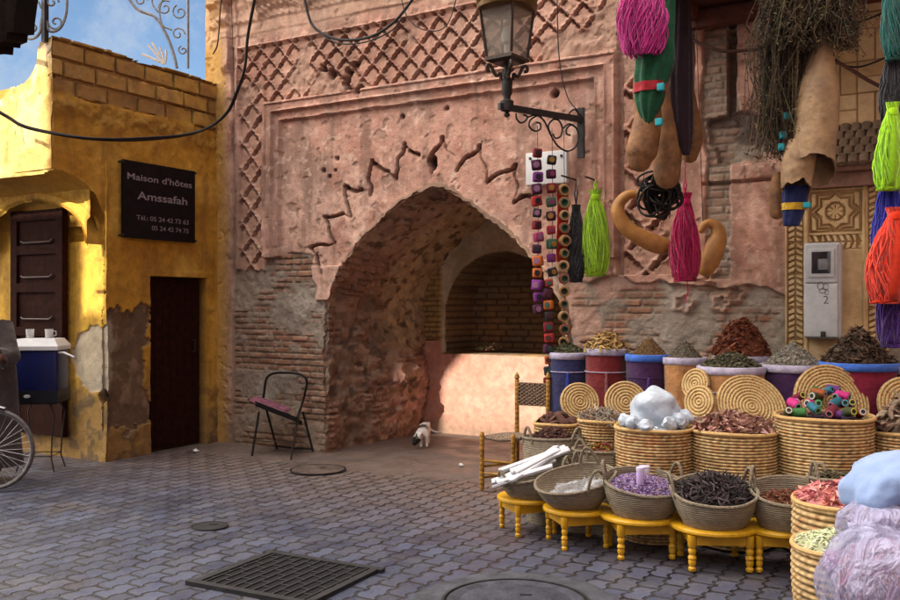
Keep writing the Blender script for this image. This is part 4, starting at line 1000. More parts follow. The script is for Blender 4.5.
M_reel = mat('felt_reel', attr=True, rough=.7, var=.1, scale=50, bump=.2)
rlist = [(796, 401), (806, 404), (818, 405), (830, 406), (842, 406), (853, 404), (861, 405), (797, 393), (808, 396), (820, 396), (831, 397), (843, 397), (853, 396), (813, 388), (825, 388), (836, 389), (847, 390), (818, 384), (831, 384), (803, 387), (840, 384), (789, 404)]
for i, (x, y) in enumerate(rlist):
    k, g = i % 8, (i*5+i//8) % 6
    Yq = 5.37+.011*(410-y)*1.6; pc = at(x+rr.uniform(-2, 2), y+7+rr.uniform(-2, 2), Yq)
    a = TH-math.pi/2+rr.uniform(-1.1, 1.1); dz = rr.uniform(-.35, .6)
    d = Vector((math.cos(a), math.sin(a), dz)).normalized(); mb = MB(); R0 = rr.uniform(.024, .030)
    M = Matrix.Translation(pc) @ d.to_track_quat('Z', 'Y').to_matrix().to_4x4()
    Q = REELC[k]; W_ = RINGC[g]
    mb.lathe([(R0*.8, -.08), (R0, -.075), (R0, .0), (R0*.97, .006), (R0*.82, .008), (R0*.80, .008), (R0*.52, .009), (R0*.5, .007), (.001, .004)], 18, M, lambda an, z, j: Q if j < 5 else (W_ if j < 7 else (.02, .015, .02)))
    o = mk('cosmetic_reel', mb, M_reel, sharp=60)
    row = 'front row' if y > 400 else ('middle row' if y > 390 else 'top row')
    tag(o, '%s reel with %s ring in its end, %s of the reel basket' % (NAMEC[k], NAMER[g], row), 'reel', 'coloured reels heaped in the largest basket')
_, c, r = coil_basket('coiled basket of gnarled roots cut by the right edge', 907, 432, 33, 5.5, seed=6, red=.12)
heap('root_heap', 'tall heap of gnarled grey-brown roots at the right edge', c, r*.85, .17, [(.23, .16, .11), (.30, .22, .16), (.16, .10, .07)], 'curl', 90, .045, seed=14, lift=.6)

# ---------------------------------------------------------------- low yellow stools with turned legs
def make_stool():
    t = thing('stool', 'x', 'stool', (0, 0, 0), 'low yellow stools under the palm baskets')
    mb = MB(); mb.lathe([(.001, .205), (.92, .205), (.97, .208), (1.0, .216), (1.0, .228), (.97, .236), (.93, .239), (.001, .24)], 48); o = mk('seat', mb, M_stool, t, local=True); o.scale = (.235, .235, 1)
    mb = MB(); a = .150
    for s_ in (-1, 1):
        mb.box((0, s_*a, .176), (2*a-.03, .018, .056)); mb.box((s_*a, 0, .176), (.018, 2*a-.03, .056))
    mk('apron', mb, M_stool, t, local=True, sharp=30)
    mb = MB(); mb.lathe([(.016, 0), (.021, .006), (.021, .020), (.014, .028), (.019, .040), (.021, .055), (.018, .066), (.023, .074), (.021, .084), (.015, .092), (.019, .104), (.022, .118), (.016, .130), (.020, .136), (.024, .145), (.024, .205)], 16)
    first = None
    for sx in (-1, 1):
        for sy in (-1, 1):
            if first is None: o = first = mk('leg', mb, M_stool, t, local=True)
            else: o = first.copy(); COL.objects.link(o); o.parent = t
            o.location = (sx*a, sy*a, 0)
    return t
def dup(root):
    r_ = root.copy(); COL.objects.link(r_)
    for ch in list(root.children): c_ = ch.copy(); COL.objects.link(c_); c_.parent = r_
    return r_
stool0 = make_stool(); first_stool = [True]
def stool(label, px, Y, r, rz):
    t = stool0 if first_stool[0] else dup(stool0); first_stool[0] = False
    p = at(px, 300, Y); t.location = (p.x, p.y, 0); t.rotation_euler = (0, 0, TH+rz); t['label'] = label; s_ = r/.235; t.scale = (s_, s_, 1); return t.location
stool('yellow stool under the basket of white slabs, farthest left', 528, 5.98, .205, .35)
stool('yellow stool under the crumpled basket with clear plastic', 577, 5.66, .215, .25)
stool('yellow stool under the basket of purple lavender', 640, 5.46, .240, .05)
stool('yellow stool under the basket of dark pods', 714, 5.22, .250, -.05)
stool('yellow stool under the basket of rust-red petals', 781, 5.16, .215, -.2)

# ---------------------------------------------------------------- soft palm baskets with rope handles
def palm_basket(label, px, py, Y, z0, r, h, tilt=(12, 0), sq=(1, 1), seed=1, flare=.70, handles=(70, 250), group='soft grey palm baskets', hsize=.075):
    p = at(px, py, Y); base = Vector((p.x, p.y, z0))
    t = thing('palm_basket', label, 'basket', base, group)
    Mx = Matrix.Translation(base) @ Matrix.Rotation(TH, 4, 'Z') @ Matrix.Rotation(R(tilt[0]), 4, 'X') @ Matrix.Rotation(R(tilt[1]), 4, 'Y')
    rm = lambda an, z, i: (1+.035*mnoise.noise(Vector((math.cos(an)*1.6+seed*5, math.sin(an)*1.6, z*4)))+.05*(z/h)*math.sin(an*2+seed)*.6)
    out = [(r*(flare+(1-flare)*math.sin(min(1, q)*math.pi/2)), h*q) for q in [i/14 for i in range(15)]]
    inn = [(a-.010, z) for a, z in out[::-1]][:-2]
    prof = [(.001, .0), (r*flare*.9, .0)]+out[0:]+[(r-.003, h+.006)]+inn+[(.001, h*.10)]
    mb = MB(); S = Matrix.Diagonal((sq[0], sq[1], 1, 1)); mb.lathe(prof, 64, Mx @ S, None, rm); mk('woven_body', mb, M_palm, t, sharp=70)
    mb = MB(); pts = []
    for i in range(61):
        an = i*2*math.pi/60; q = r*rm(an, h, 0); pts.append(Mx @ S @ Vector((q*math.cos(an), q*math.sin(an), h+.003)))
    mb.tube(pts, .010, 7, cap=False); mk('rim', mb, M_rope, t)
    for k, hd in enumerate(handles):
        a0 = R(hd); mb = MB(); pts = []
        for i in range(15):
            s_ = i/14; an = a0+(s_-.5)*.62; lift = math.sin(s_*math.pi)**.7*hsize*1.5
            q = r*rm(an, h, 0)*(1.0+.05*math.sin(s_*math.pi)*(1 if k % 2 else -.6)); pts.append(Mx @ S @ Vector((q*math.cos(an), q*math.sin(an), h-.03+lift+.02*math.sin(s_*math.pi))))
        mb.tube(pts, .0095, 7); mk('handle', mb, M_rope, t)
    return Mx @ S, r, h
Mx, r, h = palm_basket('grey palm basket tipped to the left under long white slabs', 541, 494, 5.94, .242, .215, .17, (8, -14), (1.1, .85), 1, handles=(200, 330), hsize=.06)
M_slab = mat('white_chalk_slab', (.56, .57, .60), .7, .12, 10, .35)
slabs = [(-.10, -.10, .05, .36, .060, 10), (-.06, -.02, .06, .38, .070, 16), (.0, .04, .07, .40, .055, 24), (.06, .09, .08, .36, .06, 20), (-.01, -.07, .09, .37, .05, 30), (.05, .0, .105, .38, .05, 14), (-.13, -.02, .045, .3, .055, 4), (.0, .12, .06, .33, .05, 30), (-.07, -.13, .075, .34, .045, 2), (.03, -.03, .12, .33, .045, 26), (-.04, .06, .10, .35, .05, 8), (.08, .05, .115, .28, .045, 36)]
lab = ['white slab at the front lip of the tipped palm basket', 'second white slab from the front of the tipped palm basket', 'white slab in the middle of the slab pile', 'white slab lying at the back of the slab pile', 'thin white slab crossing the top of the pile at a slant', 'topmost long white slab of the pile', 'short white slab sticking out farthest left', 'white slab at the rear right edge of the pile', 'narrow white slab laid nearly level along the front lip of the pile', 'narrow white slab lying across the crest of the pile', 'white slab at the left rear of the pile, pointing left', 'short white slab tipped steeply at the right end of the pile']
for i, (x, y, z, L, w_, a) in enumerate(slabs):
    mb = MB(); rbox(mb, (0, 0, 0), (L, w_*1.0, .022), .005, 2)
    m2 = Mx @ Matrix.Translation((x*.9+.0, y*1.15, h-.02+z*.8)) @ Matrix.Rotation(R((a-16)*1.6+16), 4, 'Z') @ Matrix.Rotation(R(rr.uniform(-22, 22)), 4, 'X') @ Matrix.Rotation(R(-6), 4, 'Y')
    mb.v = [m2 @ v+Vector((0, 0, .004*mnoise.noise(v*30))) for v in mb.v]
    o = mk('chalk_bar', mb, M_slab, sharp=50); tag(o, lab[i], 'chalk bar', 'long white slabs in the tipped palm basket')
Mx, r, h = palm_basket('sagging grey palm basket lined with clear plastic, tipped towards the viewer', 580, 506, 5.64, .242, .225, .19, (17, -12), (1.08, .82), 2, flare=.55, handles=(60, 300), hsize=.085)
M_film = mat('clear_plastic_film', (.62, .64, .70), .18, .1, 8, .5, bscale=25, alpha=.38, spec=.6)
mb = MB(); n = 26; vs_ = []
for j in range(n):
    for i in range(n):
        x = (i/(n-1)-.5)*.36; y = (j/(n-1)-.5)*.32; vs_.append((x, y, .10+.05*mnoise.noise(Vector((x*14, y*14, 2)))+.03*mnoise.noise(Vector((x*40, y*40, 5)))+.25*(x*x+y*y)))
mb.add(vs_, [(j*n+i, j*n+i+1, (j+1)*n+i+1, (j+1)*n+i) for j in range(n-1) for i in range(n-1) if (i-12.5)**2+(j-12.5)**2 < 150], None, Mx)
o = mk('plastic_sheet', mb, M_film, sharp=None); tag(o, 'crumpled clear plastic sheet lining the sagging palm basket', 'plastic sheet')
sheet = o
def fill_heap(Mx, r, h, name, label, cols, kind, n, size, seed, hh=.05, lv=.045, lift=.5):
    return heap(name, label, Mx @ Vector((0, 0, h-lv)), r*.85, hh, cols, kind, n, size, seed=seed, M=Matrix.Translation(-(Mx @ Vector((0, 0, h-lv)))) @ Mx @ Matrix.Translation((0, 0, h-lv)), lift=lift, drop=.02)
Mx, r, h = palm_basket('round grey palm basket full of purple lavender', 641, 508, 5.44, .242, .238, .20, (13, 2), (1, .92), 3, flare=.72, handles=(20, 165))
fill_heap(Mx, r, h, 'lavender', 'purple lavender buds filling the round palm basket', [(.16, .09, .24), (.26, .17, .36), (.09, .05, .13), (.30, .24, .38), (.20, .12, .13)], 'chunk', 1900, .0105, 21, .055, .035)
for (lx, ly, lz, dims, lb, cl) in ((.02, .10, .035, (.034, .05), 'small white lidded jar lying at the back of the lavender', (.74, .70, .80)), (-.035, -.05, .06, (.024, .085), 'upright violet and white tube standing in the lavender', (.48, .36, .66))):
    q = Mx @ Vector((lx, ly, h+lz)); t = thing('jar', lb, 'jar', q-Vector((0, 0, dims[1]*.5)))
    mb = MB(); mb.lathe([(dims[0]*.9, -dims[1]*.6), (dims[0], -dims[1]*.5), (dims[0], dims[1]*.35), (dims[0]*.85, dims[1]*.42)], 20, Matrix.Translation(q)); mk('body', mb, mat('jar_plastic', cl, .35, .1, 10, 0), t)
    mb = MB(); mb.lathe([(dims[0]*1.03, dims[1]*.36), (dims[0]*1.03, dims[1]*.58), (dims[0]*.9, dims[1]*.62), (.001, dims[1]*.62)], 20, Matrix.Translation(q)); mk('lid', mb, mat('jar_lid', (.62, .56, .72), .3, .1, 10, 0), t)
Mx, r, h = palm_basket('round grey palm basket full of dark pods', 714, 520, 5.2, .242, .245, .20, (13, -3), (1, .92), 4, flare=.72, handles=(15, 170))
fill_heap(Mx, r, h, 'dark_pods', 'blackish dried pods filling the palm basket', [(.022, .016, .018), (.040, .028, .030), (.07, .05, .05), (.012, .01, .012)], 'stick', 620, .017, 22, .085, .03, lift=1.2)
Mx, r, h = palm_basket('wide grey palm basket with rust-red petals left of the coiled stack', 790, 520, 5.14, .242, .228, .205, (12, -2), (1, .92), 5, flare=.78, handles=(150, 30), hsize=.085)
fill_heap(Mx, r, h, 'rust_petals', 'rust-red petals half filling the wide palm basket', [(.19, .065, .035), (.26, .10, .055), (.12, .04, .025), (.24, .14, .08)], 'leaf', 900, .013, 23, .03, .075)
# deeper palm baskets standing behind
Mx, r, h = palm_basket('deep palm basket of dark dates behind the white slabs', 553, 470, 6.22, 0, .165, .585, (0, 0), (1.25, .9), 6, flare=.85, handles=(205, 320), hsize=.06)
fill_heap(Mx, r, h, 'dark_fruit', 'dark brown dried fruit heaped behind the white slabs', [(.06, .022, .018), (.09, .035, .025), (.035, .015, .012)], 'chunk', 420, .016, 24, .09, .03)
Mx, r, h = palm_basket('deep palm basket of mixed potpourri under the driftwood basket', 603, 470, 5.98, 0, .165, .545, (2, 0), (1.2, .85), 7, flare=.85, handles=(215, 300), hsize=.06)
fill_heap(Mx, r, h, 'potpourri', 'mixed red, yellow and brown potpourri in the deep palm basket', [(.26, .04, .04), (.36, .22, .03), (.10, .05, .03), (.14, .14, .03), (.20, .09, .05)], 'leaf', 480, .014, 25, .06, .03)
Mx, r, h = palm_basket('deep palm basket of olive buds between the slabs and the potpourri', 580, 480, 5.98, 0, .10, .46, (2, 0), (1.1, .85), 8, flare=.85, handles=(250,), hsize=.06)
fill_heap(Mx, r, h, 'olive_buds', 'small heap of olive and yellow buds beside the white slabs', [(.20, .15, .03), (.13, .10, .03), (.28, .16, .05)], 'chunk', 260, .010, 26, .04, .03)
Mx, r, h = palm_basket('deep palm basket with one tall handle behind the pink petals', 838, 480, 5.05, 0, .13, .53, (0, 0), (1.2, .9), 9, flare=.85, handles=(195, 330), hsize=.07)
fill_heap(Mx, r, h, 'dark_moss', 'dark olive moss in the deep palm basket by the pale blue sack', [(.07, .06, .03), (.11, .09, .045), (.04, .035, .02)], 'curl', 200, .016, 27, .05, .03)

# ---------------------------------------------------------------- right foreground: coiled baskets, sack and bags
_, c, r = coil_basket('coiled basket of pink petals, the rear one at the right', 850, 501, 53, 4.62, 'yellowish coiled baskets at the right front', seed=8, ch=.031, taper=.93, red=.05)
heap('pink_petals', 'heap of salmon pink petals in the rear coiled basket', c, r*.95, .085, [(.55, .20, .20), (.64, .30, .28), (.45, .14, .15), (.60, .24, .18)], 'leaf', 620, .020, seed=31, lift=.9)
_, c, r = coil_basket('coiled basket of pale green lichen, nearest the camera', 850, 546, 54, 4.18, 'yellowish coiled baskets at the right front', seed=9, ch=.031, taper=.90, red=.05)
heap('pale_lichen', 'pale green lichen in the nearest coiled basket', c, r*.95, .05, [(.48, .50, .30), (.60, .60, .40), (.36, .40, .22)], 'curl', 420, .014, seed=32)
M_sack = mat('pale_blue_cotton', (.22, .31, .52), .8, .06, 6, .3, bscale=14, bdist=.02, sheen=.2)
mb = MB(); n = 34; q0 = at(903, 476, 4.12); vs_ = []; fs = []
def pillow(mb, c, a, b, th, M, col=None, sd=1, n=30):
    vs_ = []
    for side in (1, -1):
        for j in range(n):
            for i in range(n):
                u = i/(n-1)*2-1; v = j/(n-1)*2-1
                e = max(0, (1-abs(u)**3))*max(0, (1-abs(v)**3)); z = th*e**.55
                k = 1-.10*(1-abs(v)**2)*0-.08*(abs(u)*abs(v))*-1
                wr = .012*mnoise.noise(Vector((u*3+sd, v*3, side)))+.02*mnoise.noise(Vector((u*1.5, v*6+sd, side*2)))*abs(u)
                vs_.append((u*a*(1-.22*(1-v*v)*0-.10*v*v+.03*mnoise.noise(Vector((u*2, v*2, sd)))), v*b*(1-.16*u*u), side*(z+wr*e**.3)))
    fs = []
    for s_ in range(2):
        o = s_*n*n
        for j in range(n-1):
            for i in range(n-1):
                f = (o+j*n+i, o+j*n+i+1, o+(j+1)*n+i+1, o+(j+1)*n+i); fs.append(f if s_ == 0 else f[::-1])
    mb.add(vs_, fs, col, Matrix.Translation(Vector(c)) @ M)
sc_ = at(908, 477, 4.08); nu, nv = 40, 60; MS = Matrix.Translation(sc_) @ Matrix.Rotation(TH+.05, 4, 'Z') @ Matrix.Rotation(R(-6), 4, 'Y')
sg = lambda q, e: math.copysign(abs(q)**e, q)
for i in range(nu+1):
    th = math.pi*i/nu-math.pi/2
    for k in range(nv):
        an = 2*math.pi*k/nv; x = .285*sg(math.cos(th), .75)*sg(math.cos(an), .62); y = .20*sg(math.cos(th), .75)*sg(math.sin(an), .62); z = .115*sg(math.sin(th), .9)
        ed = math.cos(th)**2; v = Vector((x, y, z)); w2 = .022*mnoise.noise(Vector((x*9, y*9, z*9)))+.014*mnoise.noise(Vector((x*4, y*24, 2)))*ed-.020*abs(mnoise.noise(Vector((x*13+y*6, y*8, z*5))))
        vs_.append(v*(1+w2/.15)+Vector((0, 0, -.05*(x/.285)**2)))
fs = [(i*nv+k, i*nv+(k+1) % nv, (i+1)*nv+(k+1) % nv, (i+1)*nv+k) for i in range(nu) for k in range(nv)]; mb.add(vs_, fs, None, MS)
o = mk('cotton_sack', mb, M_sack, sharp=None); tag(o, 'plump pale blue cotton sack lying on top of the plastic bags', 'sack')
def film_mat():
    """thin cloudy polythene: creased in long radiating folds, partly see-through"""
    m = bpy.data.materials.new('thin_cloudy_plastic'); m.use_nodes = True; nt = m.node_tree; N = nt.nodes; L = nt.links; b = N['Principled BSDF']
    tc = N.new('ShaderNodeTexCoord'); mp = N.new('ShaderNodeMapping'); mp.inputs['Scale'].default_value = (8, 8, 2.5); mp.inputs['Rotation'].default_value = (.5, .35, .4)
    n1 = N.new('ShaderNodeTexNoise'); n1.inputs['Scale'].default_value = 1; n1.inputs['Detail'].default_value = 5; n1.inputs['Roughness'].default_value = .6; n1.inputs['Distortion'].default_value = 1.2
    vo = N.new('ShaderNodeTexVoronoi'); vo.feature = 'DISTANCE_TO_EDGE'; vo.inputs['Scale'].default_value = 9
    L.new(tc.outputs['Object'], mp.inputs[0]); L.new(mp.outputs[0], n1.inputs[0]); L.new(tc.outputs['Object'], vo.inputs['Vector'])
    ad = N.new('ShaderNodeMath'); ad.operation = 'MULTIPLY_ADD'; ad.inputs[1].default_value = .5; L.new(vo.outputs[0], ad.inputs[0]); L.new(n1.outputs[0], ad.inputs[2])
    bp = N.new('ShaderNodeBump'); bp.inputs['Strength'].default_value = 1; bp.inputs['Distance'].default_value = .07; L.new(ad.outputs[0], bp.inputs['Height']); L.new(bp.outputs[0], b.inputs['Normal'])
    mr = N.new('ShaderNodeMapRange'); mr.inputs['From Min'].default_value = .40; mr.inputs['From Max'].default_value = .62; mr.inputs['To Min'].default_value = .28; mr.inputs['To Max'].default_value = .72
    L.new(n1.outputs[0], mr.inputs['Value']); L.new(mr.outputs[0], b.inputs['Alpha'])
    b.inputs['Base Color'].default_value = (.42, .42, .62, 1); b.inputs['Roughness'].default_value = .16; b.inputs['Specular IOR Level'].default_value = .7
    return m
M_bag = film_mat()
def bag(label, px, py, Y, rad, seed, amp=.16, neck=None, base=None):
    c = at(px, py, Y); mb = MB(); nu, nv = 44, 60; vs_ = []
    for i in range(nu+1):
        th = math.pi*i/nu
        for k in range(nv):
            an = 2*math.pi*k/nv; d = Vector((math.sin(th)*math.cos(an), math.sin(th)*math.sin(an), math.cos(th)))
            q = 1+amp*.7*mnoise.noise(d*1.6+Vector((seed, 0, 0)))-.07*abs(mnoise.noise(Vector((d.x*6+seed, d.y*6, d.z*2))))+.03*mnoise.noise(d*12)
            v = Vector((d.x*rad[0]*q, d.y*rad[1]*q, d.z*rad[2]*q))
            v.z = max(v.z, -c.z+.004+.002*math.sin(k))
            vs_.append(v)
    fs = [(i*nv+k, (i+1)*nv+k, (i+1)*nv+(k+1) % nv, i*nv+(k+1) % nv) for i in range(nu) for k in range(nv)]
    mb.add(vs_, fs, None, Matrix.Translation(c)); 
    t = thing('plastic_bag', label, 'bag', (c.x, c.y, 0), 'cloudy plastic bags at the right front')
    mk('film', mb, M_bag, t, sharp=None)
    if neck:
        nm = MB(); npx, npy, nY = neck; q = at(npx, npy, nY); rb = random.Random(seed)
        for i in range(26):
            a = rb.uniform(0, 6.28); d = (RIGHT*math.cos(a)+UP*math.sin(a)+FWD*rb.uniform(-.6, .3)).normalized(); L = rb.uniform(.04, .10); s_ = d.cross(UP).normalized()*rb.uniform(.02, .045)
            e = q+d*L; nm.add([q-s_*.3, e-s_+UP*rb.uniform(-.02, .02), e+d*.015, e+s_+UP*rb.uniform(-.02, .02), q+s_*.3, q+d*L*.5-FWD*.02], [(0, 1, 5), (1, 2, 5), (2, 3, 5), (3, 4, 5), (4, 0, 5)])
        mk('crumpled_neck', nm, M_bag, t, sharp=None)
    return c
bag('cloudy plastic bag of lilac blossom with a crumpled neck, upper one under the sack', 884, 526, 4.0, (.20, .17, .13), 4, .2, (852, 538, 3.86))
c = bag('largest cloudy plastic bag of lilac stems at the bottom right corner', 888, 585, 3.66, (.28, .22, .24), 9, .14)
heap('lilac_blossom', 'clump of lilac pink blossom showing at the neck of the plastic bag', at(838, 563, 3.95), .055, .05, [(.45, .22, .40), (.55, .34, .52), (.34, .18, .36)], 'chunk', 260, .013, seed=35, M=Matrix.Rotation(R(60), 4, Vector((1, .5, 0))))
def stuffing(name, label, c, rad, cols, n, seed):
    rs = random.Random(seed); mb = MB(); mb.blob(c, [q*.64 for q in rad], 14, 20, .12, seed, (.34, .22, .34))
    for i in range(n):
        th = math.acos(rs.uniform(-.5, 1)); an = rs.uniform(0, 6.28); d = Vector((math.sin(th)*math.cos(an), math.sin(th)*math.sin(an), math.cos(th))); k = rs.uniform(.58, .72)
        p = c+Vector((d.x*rad[0], d.y*rad[1], d.z*rad[2]))*k; t_ = d.orthogonal().normalized(); t_ = (Matrix.Rotation(rs.uniform(-.6, .6), 3, d) @ (UP-d*UP.dot(d)+t_*.05)).normalized(); L = rs.uniform(.03, .09)
        if p.z-L < .02: continue
        mb.tube([p-t_*L, p, p+t_*L], rs.uniform(.002, .005), 4, jit(rs.choice(cols), .25, rs))
    o = mk(name, mb, M_mix, sharp=30); tag(o, label, 'dried goods', None, 'stuff')
stuffing('lilac_stems', 'reddish and lilac stems pressed inside the largest plastic bag', c, (.28, .22, .24), [(.45, .30, .45), (.42, .20, .20), (.55, .46, .6), (.5, .36, .5), (.4, .16, .28)], 900, 36)
stuffing('lilac_flowers', 'lilac blossom packed inside the upper plastic bag', at(884, 526, 4.0), (.20, .17, .13), [(.50, .36, .55), (.55, .44, .62), (.42, .26, .44)], 600, 37)
# ================================================================ yellow rush chair
fl = gp(482, 490); Yc = F*H/(490-HY)
bl = at(517, 300, 7.5); bl.z = 0; brp = at(548, 300, 7.36); brp.z = 0; fr_ = fl+(brp-bl)
ch = thing('rush_chair', 'small yellow wooden chair with woven rush back beside the baskets', 'chair', (fl+brp)/2)
def post(p, h, fin=True, r=.019):
    mb = MB(); prof = [(r*.8, 0), (r, .03), (r*1.05, h*.3), (r*.95, h*.7), (r, h-.07)]
    prof += [(r*.7, h-.06), (r*1.25, h-.045), (r*.9, h-.025), (r*.4, h-.008), (.001, h)] if fin else [(r, h-.01), (r*.7, h), (.001, h)]
    mb.lathe(prof, 14, Matrix.Translation(p)); return mb
zt = at(517, 372, 7.5).z
for nm, p, hgt, f_ in (('leg', bl, zt, True), ('leg', brp, zt+.01, True), ('leg', fl, .47, False), ('leg', fr_, .47, False)): mk(nm, post(p, hgt, f_), M_chairwood, ch)
def rung(a, b, z, r=.010): mb = MB(); mb.tube([a+UP*z, (a+b)/2+UP*z, b+UP*z], [r, r*1.2, r], 8); return mb
for a, b, z in ((fl, bl, .19), (fl, bl, .10), (fr_, brp, .16), (fl, fr_, .14), (fl, fr_, .24), (bl, brp, .2)): mk('rung', rung(a, b, z), M_chairwood, ch)
M_rush = mat('woven_brown_rush', (.30, .215, .15), .9, .3, 40, .7, wave=('X', 22, 3), col2=(.17, .115, .08))
mb = MB()
for i in range(12):
    t = (i+.5)/12; a = fl.lerp(bl, t)+UP*(.425+.01*math.sin(t*3.1)); b = fr_.lerp(brp, t)+UP*(.425+.01*math.sin(t*3.1)); mb.tube([a, (a+b)/2-UP*.012, b], .0165, 7)
mk('seat', mb, M_rush, ch)
mb = MB(); zb0, zb1 = at(517, 405, 7.5).z, at(517, 382, 7.5).z
n = 13
for i in range(n):
    z = zb0+(zb1-zb0)*(i+.5)/n; pts = []
    for k in range(13):
        t = k/12; q = bl.lerp(brp, t); nrm = (brp-bl).cross(UP).normalized(); pts.append(q+UP*z+nrm*(.007*(1 if (k+i) % 2 else -1)))
    mb.tube(pts, .0085, 6)
mk('backrest', mb, M_rush, ch)

# ================================================================ black folding chair with cushion
M_blk = mat('black_metal_tube', (.012, .011, .011), .5, .3, 20, .15, spec=.2)
fb0 = gp(252, 456); fb1 = gp(291, 459.5)
Yf = F*H/(457-HY)
sA, sB = at(255, 401, 9.02), at(296, 417, 8.85); sC, sD = at(302, 421, 9.25), at(268, 402, 9.42)
fc = thing('folding_chair', 'black metal folding chair with a bare tube back against the brick wall', 'chair', gp(280, 455))
mb = MB(); vs_ = [sA, sB, sC, sD]; vs_ = vs_+[v-UP*.05+RIGHT*.0 for v in (sA, sB, sC, sD)]
mb.add(vs_, [(0, 1, 2, 3), (7, 6, 5, 4), (0, 4, 5, 1), (1, 5, 6, 2), (2, 6, 7, 3), (3, 7, 4, 0)]); mk('seat', mb, mat('black_vinyl', (.012, .011, .012), .6, .3, 12, .2, spec=.1), fc, smooth=False)
Yb = 9.3
hoop = [at(262, 408, 9.42), at(264, 394, 9.42), at(266, 380, 9.42), at(270, 375, 9.41), at(277, 373, 9.38), at(291, 373, 9.32), at(301, 374.5, 9.28), at(306, 379, 9.26), at(306.5, 386, 9.26), at(302, 404, 9.24), at(297, 418, 9.1)]
mb = MB(); mb.tube([Vector(p) for p in crom(hoop, 5)], .0125, 8); mk('back_frame', mb, M_blk, fc)
rl0, rl1 = gp(277, 449), gp(313, 452)
for a, b in ((at(259, 412, 9.05), fb0), (at(299, 412, 8.95), fb1), (at(266, 408, 9.4), rl0), (at(303, 412, 9.24), rl1)):
    mb = MB(); mb.tube([a, (a+b)/2, b], .0115, 8); mk('leg', mb, M_blk, fc)
mb = MB(); mb.tube([rl0+UP*.03, (rl0+rl1)/2+UP*.022, rl1+UP*.03], .010, 8); mk('stretcher', mb, M_blk, fc)
mb = MB(); mb.tube([fb0.lerp(at(259, 412, 9.05), .35), fb1.lerp(at(299, 412, 8.95), .35)], .006, 6); mk('stretcher', mb, M_blk, fc)
mb = MB(); pillow(mb, (sA+sB+sC+sD)/4+UP*.055-RIGHT*.10,   .21, .14, .022, Matrix.Rotation(TH-.1, 4, 'Z') @ Matrix.Rotation(R(18), 4, 'Y') @ Matrix.Rotation(R(4), 4, 'X'), sd=4)
o = mk('cushion', mb, mat('dusty_pink_cushion', (.26, .10, .14), .9, .3, 26, .4, col2=(.09, .03, .05)), sharp=None); tag(o, 'thin dusty pink patterned cushion lying on the folding chair', 'cushion')

# ================================================================ cat
cg = gp(422, 448); Yk = F*H/(448-HY)
def cp(dx, dy, dz): return cg+RIGHT*dx+FWD*dy+UP*dz      # metres: right, away, up
def skin(name, verts, edges, rad, root, m, parent=None, sub=2):
    me = bpy.data.meshes.new(name); org = Vector(verts[root]); org = Vector((org.x, org.y, 0))
    me.from_pydata([tuple(Vector(v)-org) for v in verts], edges, []); o = bpy.data.objects.new(name, me); COL.objects.link(o); o.location = org
    md = o.modifiers.new('skin', 'SKIN'); md.use_smooth_shade = True
    for i, r_ in enumerate(rad):
        s_ = me.skin_vertices[0].data[i]; s_.radius = (r_, r_) if not hasattr(r_, '__len__') else r_; s_.use_root = (i == root)
    sb = o.modifiers.new('sub', 'SUBSURF'); sb.levels = sub; sb.render_levels = sub
    dg = bpy.context.evaluated_depsgraph_get(); dg.update(); me2 = bpy.data.meshes.new_from_object(o.evaluated_get(dg)); me2.name = name
    o.modifiers.clear(); o.data = me2; me2.materials.clear(); me2.materials.append(m); me2.polygons.foreach_set('use_smooth', [True]*len(me2.polygons)); me2.update()
    if parent is not None: o.parent = parent; o.location = org-origin_of(parent)
    return o
def fur(head, r0, org):
    m = bpy.data.materials.new('white_fur_black_head'); m.use_nodes = True; nt = m.node_tree; b = nt.nodes['Principled BSDF']; L = nt.links
    tc = nt.nodes.new('ShaderNodeTexCoord'); d = nt.nodes.new('ShaderNodeVectorMath'); d.operation = 'DISTANCE'; d.inputs[1].default_value = head-org
    nz = nt.nodes.new('ShaderNodeTexNoise'); nz.inputs['Scale'].default_value = 30; ad = nt.nodes.new('ShaderNodeMath'); ad.operation = 'MULTIPLY_ADD'; ad.inputs[1].default_value = .03
    mr = nt.nodes.new('ShaderNodeMapRange'); mr.inputs['From Min'].default_value = r0+.012; mr.inputs['From Max'].default_value = r0+.022
    mx = nt.nodes.new('ShaderNodeMix'); mx.data_type = 'RGBA'; mx.inputs[6].default_value = (.006, .0055, .006, 1); mx.inputs[7].default_value = (.72, .68, .62, 1)
    L.new(tc.outputs['Object'], d.inputs[0]); L.new(tc.outputs['Object'], nz.inputs['Vector']); L.new(nz.outputs['Fac'], ad.inputs[0]); L.new(d.outputs['Value'], ad.inputs[2])
    L.new(ad.outputs[0], mr.inputs['Value']); L.new(mr.outputs[0], mx.inputs[0]); L.new(mx.outputs[2], b.inputs['Base Color']); b.inputs['Roughness'].default_value = .9
    bp = nt.nodes.new('ShaderNodeBump'); n2 = nt.nodes.new('ShaderNodeTexNoise'); n2.inputs['Scale'].default_value = 160; L.new(tc.outputs['Object'], n2.inputs['Vector']); bp.inputs['Strength'].default_value = .4; bp.inputs['Distance'].default_value = .004
    L.new(n2.outputs['Fac'], bp.inputs['Height']); L.new(bp.outputs[0], b.inputs['Normal']); return m
